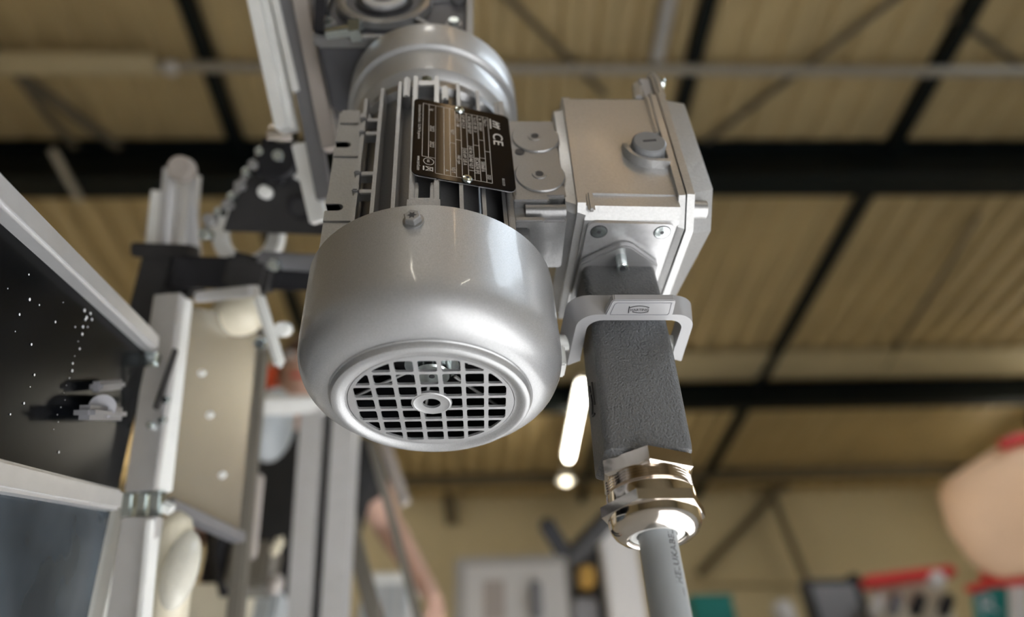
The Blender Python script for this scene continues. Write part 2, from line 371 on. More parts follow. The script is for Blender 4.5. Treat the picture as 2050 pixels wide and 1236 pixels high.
# hexagonal cover screw with a torx recess
def hexbolt(mbr, p, n, r, h, rec=True):
    p = Vector(p); x, y, d = ortho(n)
    mbr.lathe([(.01, 0), (r * 1.18, 0), (r * 1.18, h * .22), (r, h * .3)], p, n, n=24)
    mbr.cyl(p + d * (h * .25), p + d * h * .9, r, n=6, rot=.3); mbr.cyl(p + d * h * .9, p + d * h, r * .97, r * .86, n=6, rot=.3)
b = MB(); sp = on(828, 444, 'Y', -71.4); hexbolt(b, sp, (-.1, -1, 0), 4.6, 4.6); bolt = b.build('cover_screw', M['cast'], fc)
b = MB(); q = sp + Vector((-.1, -1, 0)).normalized() * 4.7
x, y, d = ortho((-.1, -1, 0))
star = [q + x * (math.cos(math.pi * k / 6) * (2.5 if k % 2 == 0 else 1.3)) + y * (math.sin(math.pi * k / 6) * (2.5 if k % 2 == 0 else 1.3)) for k in range(12)]
b.prism(star, d * -.8); b.build('drive_recess', M['ink'], fc)
# fan and shaft behind the grille
fan = MB().lathe([(.01, 30), (22, 30), (25, 36), (26, 70), (.01, 70)], n=48).build('fan_hub', M['fan'], motor, shear)
MB().lathe([(.01, 17), (9.5, 17), (10.5, 18), (10.5, 30), (.01, 30)], n=36).build('shaft_end', M['zinc'], motor, shear)
MB().lathe([(10.6, 24), (15, 24), (15, 29), (10.6, 29)], n=36, closed=True).build('retaining_ring', M['zinc'], motor, shear)
MB().cyl((0, 0, 16.8), (0, 0, 17.4), 1.6, n=16).build('centre_hole', M['ink'], motor, shear)
for k in range(8):
    a = math.radians(45 * k + 8); dx, dy = math.cos(a), math.sin(a)
    bl = MB().bar((22 * dx, 22 * dy, 45), (63 * dx, 63 * dy, 45), 1.6, 34).build('fan_blade', M['fan'], motor, shear)
    MB().bar((20 * dx, 20 * dy, 27.6), (60 * dx, 60 * dy, 27.6), 1.5, 1.2).build('blade_edge', M['white_edge'], bl, shear)
# black disc and liner added so the grille holes look dark inside
MB().lathe([(.01, 33), (64, 33), (64, 35), (.01, 35)], n=64).build('added_dark_backing', M['fan'], motor, shear)
MB().lathe([(66, 12), (67.5, 12), (69.6, 26), (69.6, 70), (68.6, 70), (68.6, 27)], n=64, closed=True).build('added_dark_liner', M['fan'], motor, shear)
# stator
MB().lathe([(.01, 72), (52, 72), (52, 205), (56, 208), (56, 214), (.01, 214)], n=72).build('stator_housing', M['cast'], motor, shear)
RF = 63.3
def fin(x, z1=208, side=-1, y_in=44):
    yt = math.sqrt(max(RF * RF - x * x, 1)); m_ = MB()
    w = 1.1; s = side
    pts = [(x, s * y_in, 73), (x, s * yt, 73), (x, s * yt, z1 - 3), (x, s * (yt - 2), z1), (x, s * y_in, z1 - 2)]
    a = [(px - w * 1.5 if abs(py) < yt - 3 else px - w, py, pz) for px, py, pz in pts]; c = [(px + w * 1.5 if abs(py) < yt - 3 else px + w, py, pz) for px, py, pz in pts]
    m_.loft([a, c]); m_.build('cooling_fin', M['cast'], motor, shear)
FX = (-41, -29.5, -17.5, 19.5, 32, 44)
for x in FX: fin(x)
for x in (-41, -29.5, -17.5, -6, 6, 19.5, 32, 44): fin(x, side=1)
# bolt channel in the middle of the front with boss blocks
ch = MB()
for x in (-7.4, 6.0): ch.box(x - 1.5, x + 1.5, -63.6, -46, 86, 208, bev=.5)
for x, s in ((-5, 1), (3.6, -1)): ch.box(x - 1.1, x + 1.1, -62.5, -58, 90, 104, bev=.4)
ch.build('bolt_channel', M['cast'], motor, shear)
MB().box(-9.5, 8.2, -66, -46, 73, 88, bev=1).build('lower_boss', M['cast'], motor, shear)
up = MB().prism([(-8, -46, 201), (-8, -60.5, 201), (-8, -60.5, 207), (-8, -55, 214), (-8, -46, 215)], (15, 0, 0), bev=.8); up.box(-15.5, -11.5, -60, -46, 190, 213, bev=1); up.box(9, 13, -58, -46, 190, 206, bev=1)
up.build('upper_boss', M['cast'], motor, shear)
b = MB(); hexbolt(b, (-1, -55, 212.5), (0, -.6, 1), 3.6, 4); b.build('through_bolt', M['zinc'], motor, shear)
# left foot pad with two open slots, edge wall and rungs
pad = MB().box(-60.5, -40, -36, -12, 73, 206)
lands = [MB().box(-60.6, -43, -36.9, -30, z - 13, z + 11, bev=.4) for z in (113, 172)]
for z in (112, 171):
    for cut in (MB().box(-64, -53, -42, -24, z - 3, z + 3), MB().cyl((-53, -42, z), (-53, -24, z), 3.01, n=20)):
        pad = boolean(pad, cut.add(MB()), 'DIFFERENCE')
for k_, z in enumerate((112, 171)):
    lands[k_] = boolean(lands[k_], MB().box(-64, -53, -42, -24, z - 3, z + 3), 'DIFFERENCE')
    lands[k_] = boolean(lands[k_], MB().cyl((-53, -42, z), (-53, -24, z), 3.01, n=20), 'DIFFERENCE')
pad.build('foot_pad', M['cast'], motor, shear)
for l_ in lands: l_.build('slotted_land', M['cast'], motor, shear)
MB().box(-61, -45, -37, -14, 192, 210, bev=2).build('pad_head', M['cast'], motor, shear)
for z in (184, 170, 131, 115):
    MB().box(-41, -29.5, -46.5, -40, z - 2, z + 2, bev=.5).build('rung', M['cast'], motor, shear)
    MB().box(-43.2, -39.4, -50, -44, z - 2.8, z + 2.8, bev=.7).build('rung_boss', M['cast'], motor, shear)
MB().box(-41, -29.5, -45.5, -40, 76, 84, bev=.5).build('rung', M['cast'], motor, shear)
# right side: pad towards the terminal box with two round knockouts
MB().box(45.5, 49, -47, -20, 75, 205, bev=.6).build('edge_wall', M['cast'], motor, shear)
MB().box(50, 81, -44.5, -5, 112, 187, bev=1.5).build('bridge_pad', M['cast'], motor, shear)
for z, cx in ((168, 67.5), (131, 67)):
    k_ = MB().lathe([(.01, 0), (14.6, 0), (15.2, .7), (15.2, 3), (.01, 3)], (cx, -45.5, z), (0, 1, 0), n=40).build('knockout_disc', M['cast'], motor, shear)
    MB().lathe([(2.6, 0), (4.2, 0), (4.4, .6), (2.6, .6)], (cx - .5, -46.0, z), (0, 1, 0), n=20, closed=True).build('punch_ring', M['cast'], k_, shear)
    MB().cyl((cx - .5, -45.8, z), (cx - .5, -45.2, z), 2.3, n=16).build('punch_hole', M['ink'], k_, shear)
MB().cyl((56.5, -44.9, 153.5), (56.5, -44, 153.5), 3, n=16).build('drain_hole', M['ink'], motor, shear)
nb = MB().box(49, 79.4, -40, 0, 96, 110, bev=1); nb.box(49, 70, -46, -10, 107, 113, bev=1); nb.box(49, 66, -44, -38, 92, 96, bev=.8); nb.cyl((56, -41, 103), (79.4, -41, 103), 4.2, n=20)
nb.build('neck', M['cast'], motor, shear)
MB().box(44, 58, -36, 30, 73, 97, bev=1.5).build('bracket', M['cast'], motor, shear)
# end shield and gear flange
MB().lathe([(.01, 212), (50, 212), (52, 213), (54, 219), (57, 222), (58.6, 225), (59.4, 245), (60, 247), (63, 248), (63.6, 249.5), (63.6, 274), (62, 277), (54, 277.5), (54, 283), (.01, 283)], n=96).build('gear_flange', M['silver'], motor, shear, ang=22)

# name plate --------------------------------------------------------
NP0 = Vector((-7.4, -67.5, 177.0)); NV = Vector((58.0, 13.5, 0)).normalized(); NU = Vector((0, 0, -1)); NN = NU.cross(NV)
PW, PH = 71.8, 59.5
def np(u, v, n=0): return NP0 + NU * u + NV * v + NN * n
pts = []
for cx, cy, a0 in ((PW - 4, PH - 4, 0), (4, PH - 4, 90), (4, 4, 180), (PW - 4, 4, 270)):
    for q in range(5): a = math.radians(a0 + 22.5 * q); pts.append(np(cx + 4 * math.cos(a), cy + 4 * math.sin(a), -.6))
npo = MB().prism(pts, NN * .6).build('name_plate', M['black_plate'], motor, shear); npo['label'] = 'black name plate with silver print'
mb_e = MB().prism([p - NN * .65 for p in pts], NN * .6).build('plate_backing', M['adapter'], npo, shear)
prn = MB()
def line(u0, v0, u1, v1, w=.28):
    a, b_ = Vector((u0, v0)), Vector((u1, v1)); d = (b_ - a).normalized(); n = Vector((-d.y, d.x)) * w / 2
    prn.faces([np(*(a + n), .06), np(*(a - n), .06), np(*(b_ - n), .06), np(*(b_ + n), .06)], [(0, 1, 2, 3)])
V = [5.6, 9.2, 13.2, 18.2, 21.8, 25.2, 28.6, 32.2, 35.8, 39.2, 42.6, 45.8]
for v in V[2:]: line(4 if v < 30 else 6, v, 68, v)
line(4, 5.6, 55, 5.6); line(4, 9.2, 55, 9.2); line(4, 5.6, 4, 25.2); line(6, 25.2, 6, 45.8); line(68, 13.2, 68, 45.8); line(55, 5.6, 55, 13.2); line(4, 13.2, 68, 13.2)
for v0, v1, u in ((28.6, 32.2, 41), (32.2, 35.8, 38), (35.8, 39.2, 36), (39.2, 42.6, 47), (42.6, 45.8, 40), (25.2, 28.6, 34), (21.8, 25.2, 38), (32.2, 35.8, 60), (39.2, 42.6, 30)): line(u, v0, u, v1)
def tx(s, u, v, h, sx=.72, bold=0.0): text(prn, s, h * 1.38, lambda x, y: np(u + x, v + y, .07), sx, bold=bold)
tx('Motor 3~', 8, 43.2, 1.9); tx('2023', 61, 43.2, 2.1)
tx('Nr.  200107697', 8, 39.9, 2.0); tx('50066816', 50, 39.9, 2.3)
tx('Th.Cl.155  IP55  S1', 8, 36.5, 2.0); tx('IEC60034 (H)', 47.5, 36.4, 2.6)
tx('50 Hz 230/400 V\u0394/Y', 8, 33.0, 2.1); tx('60 Hz 265/460 V\u0394/Y', 39, 33.0, 2.3)
tx('0,37 kW 2,15 A', 8, 29.4, 2.1); tx('0,43 kW 2,05 A', 42, 29.4, 2.2)
tx('cos\u03c6 0,71  1380', 8, 26.0, 2.0); tx('1665 rpm', 48, 26.0, 2.1)
tx('V\u0394/Y', 25, 22.5, 2.2); tx('V\u0394/Y', 60, 22.5, 2.4)
tx('A', 63, 18.9, 2.4); tx('kg', 8, 10, 2.3); tx('2022', 25, 10, 2.6, .8); tx('2022', 40, 10, 2.6, .8)
tx('Getriebebau-Nord-Stra\u00dfe 1  D-22941 Bargteheide', 6, 2.9, 1.6, .75); tx('www.nord.com', 55.5, 2.9, 2.0, .72, .03)
tx('BG12120', 62, 53.0 - 1.2, 1.5, .8)
tx('CE', 20, 48.5, 6.2, 1.15, .06)
# sloping header logo strokes, round certification sign, crossed-out bin sign
for k in range(3): line(8 + k * 2.6, 48.8, 10 + k * 2.6, 53.2, 1.0)
line(6.5, 47.4, 16.5, 47.4, .8); line(9, 51.2, 15, 52.4, .8)
for k in range(24):
    a, b_ = 2 * math.pi * k / 24, 2 * math.pi * (k + 1) / 24
    line(58.8 + 2.9 * math.cos(a), 9.4 + 2.9 * math.sin(a), 58.8 + 2.9 * math.cos(b_), 9.4 + 2.9 * math.sin(b_), .35)
tx('us', 57.2, 8.5, 2.2, .9); line(63.4, 7.6, 67, 11.8, .4); line(67, 7.6, 63.4, 11.8, .4); line(63.6, 8, 63.9, 11.4, .4); line(66.8, 8, 66.5, 11.4, .4); line(63.4, 11.7, 67, 11.7, .5); line(63.4, 6.6, 67, 6.6, .8)
prn.build('lettering', M['print'], npo, shear, ang=0, recalc=False)
for u, v in ((3.6, 28.0), (68.6, 31.2)):
    rv = MB().lathe([(.01, 1.7), (1.3, 1.7), (2.6, 1.3), (3.2, .3), (3.2, 0), (.01, 0)], np(u, v, 0), NN, n=24).build('rivet', M['zinc'], npo, shear)
    MB().cyl(np(u, v, 1.65), np(u, v, 1.8), 1.0, n=12).build('rivet_hole', M['ink'], npo, shear)

# ================================================================ terminal box
RB = math.radians(2.0)
def rb(v):
    x, y = v.x - 100, v.y + 45
    return Vector((100 + x * math.cos(RB) - y * math.sin(RB), -45 + x * math.sin(RB) + y * math.cos(RB), v.z))
tb = thing('terminal_box', 'silver cast terminal box bolted to the right side of the motor', 'terminal box', (115, 0, 98))
YK = 58
def yz(x, pts): return [(x, y, z) for y, z in pts]
def rounded(y0, y1, z0, z1, cb, rt, n=4, bk=None):
    bk = cb if bk is None else bk
    p = [(y0 + cb, z0), (y1 - bk, z0), (y1, z0 + bk)]
    for k in range(n + 1): a = math.radians(90 * k / n); p.append((y1 - rt + rt * math.cos(a), z1 - rt + rt * math.sin(a)))
    for k in range(n + 1): a = math.radians(90 + 90 * k / n); p.append((y0 + rt + rt * math.cos(a), z1 - rt + rt * math.sin(a)))
    p.append((y0, z0 + cb)); return p
MB().loft([yz(87, rounded(-44.5, YK, 97.8, 214, 6, 5)), yz(143, rounded(-45.5, YK, 97.6, 215, 5.5, 5))]).build('body', M['boxcast'], tb, rb, ang=28)
MB().loft([yz(82.5, rounded(-46.5, YK + 2, 100, 214, 4, 7)), yz(87.4, rounded(-46.5, YK + 2, 99, 214, 5, 7))]).build('base_rim', M['boxcast'], tb, rb)
MB().loft([yz(76.5, rounded(-42, YK - 2, 106, 206, 4, 9)), yz(82.7, rounded(-43, YK - 1, 102, 208, 4, 9))]).build('base_flange', M['boxcast'], tb, rb)
rib = MB().box(88.5, 92.5, -46.8, -44, 98, 114, bev=1.2); rib.build('corner_rib', M['boxcast'], tb, rb)
MB().box(139.5, 143.5, -47, -44, 172, 213, bev=.6).build('edge_strip', M['boxcast'], tb, rb)
MB().box(92, 143, -46.2, -44.6, 112.6, 113.6, bev=.3).build('parting_line', M['boxcast'], tb, rb)
MB().loft([yz(142.6, rounded(-48.5, YK + 3, 97, 217, 13, 6)), yz(146.6, rounded(-49, YK + 3, 96, 217, 14, 6))]).build('body_rim', M['boxcast'], tb, rb)
MB().loft([yz(146.4, rounded(-47.5, YK + 2, 98, 216, 13, 6)), yz(147.6, rounded(-47.5, YK + 2, 98, 216, 13, 6))]).build('lid_gasket', M['black'], tb, rb)
lid = MB().loft([yz(147.4, rounded(-49.5, YK + 4, 95, 218, 15, 6)), yz(152, rounded(-49.5, YK + 4, 95, 218, 15, 6)),
           yz(152.4, rounded(-46, YK + 1, 98, 216, 17, 7)), [(167 - .11 * max(0, y + 20), y, z) for y, z in rounded(-44, YK - 1, 104, 216, 18, 8)]])
lid = lid.build('lid', M['boxcast'], tb, rb, ang=28); lid['label'] = 'cast lid with chamfered lower edge'
lb = MB().cyl((151, -39.5, 108), (160.5, -39.5, 108), 5.4, n=24); lb.cyl((160.4, -39.5, 108), (161, -39.5, 108), 5.4, 4.6, n=24)
lb.build('lid_screw_boss', M['boxcast'], lid, rb)
lug = MB().prism([(133, -46, 214), (134.5, -44, 230), (136.5, -41, 241), (137, -36.5, 241), (136, -33, 230), (135, -32, 214)], (6, 0, 0), bev=1.4); lug.build('hinge_lug', M['boxcast'], tb, rb)
MB().box(139.5, 147.6, -44, -34, 214, 240, bev=.8).build('hinge_block', M['lever'], tb, rb)
lg = MB().prism([(147.8, -48.5, 212), (147.8, -48, 238), (147.8, -44, 249), (147.8, -38, 249), (147.8, -33, 238), (147.8, -32, 212)], (6.4, 0, 0), bev=2); lg.build('lid_lug', M['boxcast'], lid, rb)
MB().lathe([(.01, 0), (5, 0), (5, 3), (4, 4), (.01, 4)], (154, -42, 236), (1, 0, 0), n=24).build('lug_screw', M['zinc'], lid, rb)
# blanking plug and drip guard
PC = Vector((131.2, -45.6, 153.2))
pg = MB().lathe([(.01, 8.5), (9.6, 8.5), (10.6, 7.6), (10.8, 6.8), (10.8, 1.2), (11.8, 1.0), (11.8, 0), (.01, 0)], PC, (0, -1, 0), n=48).build('blanking_plug', M['plug'], tb, rb)
MB().frame_box(PC + Vector((0, -8.55, 0.6)), Vector((math.cos(.18), 0, math.sin(.18))), Vector((0, 1, 0)), Vector((-math.sin(.18), 0, math.cos(.18))), 8.6, .5, 1.5).build('coin_slot', M['ink'], pg, rb)
path = [PC + Vector((-13.6, 0, 6)), PC + Vector((-13.8, 0, 0))]
for k in range(1, 9): a = math.radians(180 + 90 * k / 8); path.append(PC + Vector((13.8 * math.cos(a) + (2 * k / 8), 0, 13.2 * math.sin(a))))
path += [PC + Vector((6, 0, -13.3)), PC + Vector((11.4, 0, -13.3))]
gd = MB(); rings = []
for i, p in enumerate(path):
    d = (path[min(i + 1, len(path) - 1)] - path[max(i - 1, 0)]).normalized(); n = d.cross(Vector((0, 1, 0))).normalized()
    dep = 5.2 if i > 1 else (2.5, 4.4)[i]
    rings.append([p - n * 1.9 + Vector((0, 1, 0)), p + n * 1.9 + Vector((0, 1, 0)), p + n * 1.3 + Vector((0, -dep, 0)), p - n * 1.3 + Vector((0, -dep, 0))])
gd.loft(rings).build('drip_guard', M['boxcast'], tb, rb, ang=50)
# adapter plate under the box
ap = MB(); pts = []
for cx, cy, a0 in ((139 - 5, 48 - 5, 0), (89 + 5, 48 - 5, 90), (89 + 5, -39 + 5, 180), (140.5 - 5, -39 + 5, 270)):
    for q in range(5): a = math.radians(a0 + 22.5 * q); pts.append((cx + 5 * math.cos(a), cy + 5 * math.sin(a), 95.4))
ad = ap.prism(pts, (0, 0, 2.4), bev=0).build('adapter_plate', M['adapter'], tb, rb); ad['label'] = 'bare aluminium adapter plate'
for x, y in ((96.2, -32), (133.8, -32.5), (96.2, 41), (133.8, 41)):
    MB().lathe([(.01, -.3), (3.4, -.3), (4.6, -.1), (4.6, .6), (.01, .6)], (x, y, 95.2), (0, 0, 1), n=28).build('countersunk_screw', M['zinc'], ad, rb)
    MB().lathe([(4.65, -.05), (5.1, -.05), (5.1, .3), (4.65, .3)], (x, y, 95.2), (0, 0, 1), n=28, closed=True).build('screw_rim', M['ink'], ad, rb)
    MB().cyl((x, y, 94.75), (x, y, 95), 1.3, n=6).build('screw_socket', M['ink'], ad, rb)

# ================================================================ connector base with locking lever
cb = thing('panel_connector', 'dark grey connector base screwed under the terminal box, with light grey locking lever', 'connector', (112, 10, 46))
fl = [(112, -25, 90.5), (108, -24, 90.5), (88, -8.5, 90.5), (87, 30, 90.5), (112, 46, 90.5), (137, 30, 90.5), (136.5, -8.5, 90.5), (117, -24, 90.5)]
MB().prism(fl, (0, 0, 5), bev=1.0).build('mounting_flange', M['steel_grey'], cb, rb)
def rrect(x0, x1, y0, y1, z, r, n=4):
    p = []
    for cx, cy, a0 in ((x1 - r, y1 - r, 0), (x0 + r, y1 - r, 90), (x0 + r, y0 + r, 180), (x1 - r, y0 + r, 270)):
        for q in range(n + 1): a = math.radians(a0 + 90 * q / n); p.append((cx + r * math.cos(a), cy + r * math.sin(a), z))
    return p
MB().loft([rrect(90, 135, -8, 30, 91, 5), rrect(90, 135.5, -8.5, 30, 60, 5), rrect(91, 134.5, -7.5, 29, 52, 5)]).build('housing', M['hood'], cb, rb)
sc = MB().cyl((111.5, -15.5, 91), (111.5, -15.5, 82), 3.6, n=24); sc.cyl((111.5, -15.5, 82), (111.5, -15.5, 81.4), 3.6, 3.1, n=24)
sc = sc.build('cap_screw', M['zinc'], cb, rb); MB().cyl((111.5, -15.5, 81.5), (111.5, -15.5, 81.2), 1.9, n=6).build('socket', M['ink'], sc, rb)
# lever: U-shaped band, arms run back; a flat tab with the emblem points to the front, its printed face looks down
ZL = 43.5
def arcp(cx, cy, r, a0, a1, n=7): return [(cx + r * math.cos(math.radians(a0 + (a1 - a0) * k / n)), cy + r * math.sin(math.radians(a0 + (a1 - a0) * k / n))) for k in range(n + 1)]
ou = [(78.2, 30)] + arcp(91, -8, 11.3, 180, 270) + arcp(134.5, -6.5, 12, 270, 360) + [(147.6, 27)]
inr = [(85.6, 25)] + arcp(94.5, -5.5, 8.6, 180, 270) + arcp(132, -5, 8.4, 270, 360) + [(140.8, 24)]
def flare(z, pts): k = (z - ZL) / 14; return [Vector((112 + (x - 112) * (1 + .10 * k) - 1.5 * k, y, z)) for x, y in pts]
lv = MB(); lv.loft([flare(ZL, ou + inr[::-1]), flare(ZL + 14, ou + inr[::-1])])
lev = lv.build('locking_lever', M['lever'], cb, None, ang=40); lev['label'] = 'light grey locking lever with embossed emblem'
hp = [(94.6, -18), (97, -30.6), (98.2, -31.6), (131.2, -31), (132, -30), (132.8, -18)]
MB().prism([(x, y, ZL - .15) for x, y in hp], (0, 0, 4.4), bev=.5).build('handle', M['lever'], lev)
fr = [(97.5, -19.3), (129.6, -18.6), (130.4, -20), (130, -28.8), (100, -29.3), (99, -28.4)]
hr = MB()
for a, b_ in zip(fr, fr[1:] + fr[:1]): hr.bar((a[0], a[1], ZL - .2), (b_[0], b_[1], ZL - .2), .35, .4, up=(0, 0, 1))
hr.build('emboss_frame', M['mid_grey'], lev)
em = MB()
def ep(x, y): return Vector((108.2 + x - y * .12, -22.3 - y, ZL - .3))
text(em, 'HARTING', 2.9, lambda x, y: ep(x, y), .82, bold=.05)
em.bar(ep(-.8, -1.6), ep(-.6, 4.0), .5, .2, up=(0, 0, 1))
for n_, (fx, fy) in enumerate(((lambda q: -.6 + 11 * q, lambda q: 2.9 + 1.5 * math.sin(math.pi * q)), (lambda q: 1.2 + 9 * q, lambda q: -.6 - 1.0 * math.sin(math.pi * q)))):
    arc = [ep(fx(k / 8), fy(k / 8)) for k in range(9)]
    for a, b_ in zip(arc, arc[1:]): em.bar(a, b_, .42, .2, up=(0, 0, 1))
em.build('emblem', M['charcoal'], lev, None, recalc=False, ang=0)
lp = MB().cyl((73, 16, 50), (86, 16, 50), 5, n=24); lp.box(73, 77, 10, 24, 30, 44, bev=1); lp.build('lever_pivot', M['white_metal'], cb, rb)
MB().cyl((136, 16, 50), (149, 16, 50), 5, n=24).build('lever_pivot', M['white_metal'], cb, rb)

# ================================================================ connector hood, gland, cable
hd = thing('cable_connector', 'dark grey textured connector hood hanging below the lever, on a nickel cable gland', 'connector', (111, 10, -70))
MB().loft([rrect(90.8, 135, -7.6, 30, 51.6, 5), rrect(90.3, 135.2, -7.8, 30, 30, 5), rrect(88.6, 133.8, -7.6, 29, -28, 4.5), rrect(88.6, 133.4, -7.2, 28.6, -32, 4.5), rrect(91, 131, -5, 26, -34, 4)]).build('hood_body', M['hood'], hd, rb, ang=40)
em = MB()
def sp_(x, y): return Vector((88.6 + .0 * x, 4 + x, 6 + y))
for a, b_ in (((0, 8), (0, -6)), ((0, 2), (7, 4)), ((7, 10), (5, -2)), ((5, -2), (9, -8)), ((9, -8), (3, -10))):
    em.bar(sp_(*a), sp_(*b_), .9, .9, up=(1, 0, 0))
em.build('side_emblem', M['charcoal'], hd, rb)
GX, GY = 110.2, 10.6
def hexring(mbr, r, z0, z1, rot, ch=1.6):
    mbr.loft([[(GX + q * r * math.cos(rot + math.pi * k / 3), GY + q * r * math.sin(rot + math.pi * k / 3), z) for k in range(6)] for q, z in ((.93, z0), (1, z0 + (ch if z1 > z0 else -ch)), (1, z1 - (ch if z1 > z0 else -ch)), (.93, z1))])
g = MB(); hexring(g, 25.2, -33, -42.5, math.radians(22), 1.2); g.build('lock_nut', M['nickel'], hd)
thr = [(.01, -42)]
for k in range(5): thr += [(21.8, -42.2 - k * 1.5), (20.6, -42.9 - k * 1.5)]
thr += [(20.4, -52), (.01, -52)]
MB().lathe(thr, (GX, GY, 0), n=64).build('thread', M['nickel'], hd)
MB().lathe([(.01, -49.4), (21.8, -49.4), (22.5, -50.2), (22.5, -63), (22, -65.8), (20.4, -68.4), (17.8, -70.4), (15, -71.2), (13.9, -70.6), (13.6, -64), (.01, -63.5)], (GX, GY, 0), n=72).build('gland_cap', M['nickel'], hd, ang=30)
g = MB(); hexring(g, 26.2, -54.6, -61.4, math.radians(3), .8); g.build('gland_hexagon', M['nickel'], hd)
MB().lathe([(9.3, -63), (13.5, -63), (13.4, -69.4), (12.4, -70), (9.8, -69.6)], (GX, GY, 0), n=48, closed=True).build('seal_ring', M['seal'], hd)
cbl = thing('power_cable', 'grey power cable with dark lettering hanging down from the nickel gland', 'cable', (GX, GY, FLOOR))
path = [(GX, GY, -62), (GX, GY, -90), (GX, GY, -200), (GX + 4, GY + 20, -380), (GX + 30, GY + 110, -600), (GX + 90, GY + 260, -750), (GX + 300, GY + 500, FLOOR + 12), (GX + 900, GY + 900, FLOOR + 10)]
def catmull(p, k=8):
    p = [Vector(q) for q in p]; out = []
    for i in range(len(p) - 1):
        a, b_, c, d = p[max(i - 1, 0)], p[i], p[i + 1], p[min(i + 2, len(p) - 1)]
        for j in range(k):
            t_ = j / k; out.append(.5 * ((2 * b_) + (c - a) * t_ + (2 * a - 5 * b_ + 4 * c - d) * t_ ** 2 + (3 * b_ - a - 3 * c + d) * t_ ** 3))
    return out + [p[-1]]
CR = 9.25
MB().tube(catmull(path), CR, 32).build('sheath', M['cable'], cbl)
lt = MB()
def cw(x, y):
    a = math.radians(-52) + (-y) / CR * -1
    a = math.radians(-50) - y / CR
    return Vector((GX + (CR + .06) * math.cos(a), GY + (CR + .06) * math.sin(a), -103 + x))
text(lt, '\u22a5\u22a5 HELUKABEL', 5.0, cw, .95, bold=.03)
lt.build('lettering', M['ink'], cbl, ang=0, recalc=False)

# ================================================================ gear unit
gu = thing('gear_unit', 'silver worm gear unit with hollow shaft above the motor flange', 'gear unit', (-35, 0, 282))
hs = MB().box(-93, 20, -42, 20, 284, 430, bev=4); hs.build('housing', M['gear_grey'], gu)
GC = Vector((-47.5, -45, 340))
fr_ = MB()
for a, b_ in (((-93, 286), (20, 286)), ((20, 286), (20, 430)), ((-93, 286), (-93, 430))): fr_.bar((a[0], -43, a[1]), (b_[0], -43, b_[1]), 5, 9, up=(0, 1, 0), bev=1)
fr_.build('face_frame', M['cast'], gu)
MB().lathe([(30, -2), (30, 3.4), (33, 4.4), (36.5, 3.4), (37.5, -2)], GC, (0, -1, 0), n=56, closed=True).build('bearing_ring', M['cast'], gu)
MB().lathe([(.01, 0), (30.5, 0), (30.5, 1), (.01, 1)], GC, (0, -1, 0), n=48).build('bearing_seat', M['gear_grey'], gu)
MB().lathe([(9.5, -3), (18, -3), (18, 5.4), (17, 6.4), (10.5, 6.4), (9.5, 5.4)], GC, (0, -1, 0), n=36, closed=True).build('hollow_shaft', M['silver'], gu)
MB().lathe([(18.3, 0), (23, 0), (22, 3), (18.3, 3)], GC, (0, -1, 0), n=36, closed=True).build('shaft_seal', M['black'], gu)
MB().cyl(GC, GC + Vector((0, -2, 0)), 9.4, n=24).build('bore', M['ink'], gu)
for a in (15, 75, 135, 195, 255, 315):
    x, z = GC.x + 37 * math.cos(math.radians(a)), GC.z + 37 * math.sin(math.radians(a))
    x2, z2 = GC.x + 60 * math.cos(math.radians(a)), GC.z + 60 * math.sin(math.radians(a))
    if -95 < x2 < 22 and z2 > 284: MB().bar((x, -44, z), (x2, -44, z2), 4, 7, up=(0, 1, 0), bev=.8).build('face_rib', M['cast'], gu)
for x, z in ((10, 352), (8, 300), (-86, 300)):
    MB().cyl((x, -42, z), (x, -50, z), 6, n=20).build('screw_boss', M['cast'], gu); MB().cyl((x, -50, z), (x, -53, z), 4.2, n=6).build('face_screw', M['zinc'], gu)
# bolt with nut on the torque plate left of the gear unit
b = MB(); pz = at(655, 70, 500); b.cyl(pz, pz + Vector((26, -4, 0)), 5, n=16); b.cyl(pz + Vector((18, -3, 0)), pz + Vector((26, -4, 0)), 9, n=6); b.build('fixing_bolt', M['zinc'], gu)
p0 = at(646, -30, 505); p1 = at(640, 68, 500)
MB().bar(p0, p1, 7, 10).build('tension_rod', M['black'], gu)

# ================================================================ conveyor frame left of the motor
def slot_profile(mbr, p0, p1, w, h, up, nslots=2, sw=8, sd=7):
    p0, p1 = Vector(p0), Vector(p1); x, y, d = ortho(p1 - p0, up)
    pts = []; n = nslots
    def side(ox, oy, ux, uy, length, k):
        out = [(ox, oy)]; nx, ny = -uy, ux
        for i in range(k):
            c = length * (i + .5) / k
            for s_, dd in ((-1, 0), (-1, 1), (1, 1), (1, 0)):
                out.append((ox + ux * (c + s_ * sw / 2) + nx * sd * dd, oy + uy * (c + s_ * sw / 2) + ny * sd * dd))
        return out
    kx, ky = nslots, max(1, round(h / 30))
    pts += side(-w / 2, -h / 2, 1, 0, w, kx) + side(w / 2, -h / 2, 0, 1, h, ky) + side(w / 2, h / 2, -1, 0, w, kx) + side(-w / 2, h / 2, 0, -1, h, ky)
    mbr.loft([[p + x * a + y * b_ for a, b_ in pts] for p in (p0, p1)])
fwd = RC.transposed() @ Vector((0, 0, 1))
cf = thing('conveyor_frame', 'inclined aluminium conveyor side frame left of the gear unit', 'conveyor', at(610, 470, 560))
def strip(u0, v0, u1, v1, d0, d1, wpx, thick, name, m, parent, bev=.6):
    a, b_ = at(u0, v0, d0), at(u1, v1, d1); return MB().bar(a, b_, wpx * (d0 + d1) / 2 / FPX, thick, up=fwd, bev=bev).build(name, M[m], parent)
strip(505, -40, 571, 262, 560, 560, 24, 22, 'slotted_rail', 'alu_pale', cf)
strip(528, -40, 590, 262, 563, 563, 14, 12, 'slotted_rail', 'alu_pale', cf)
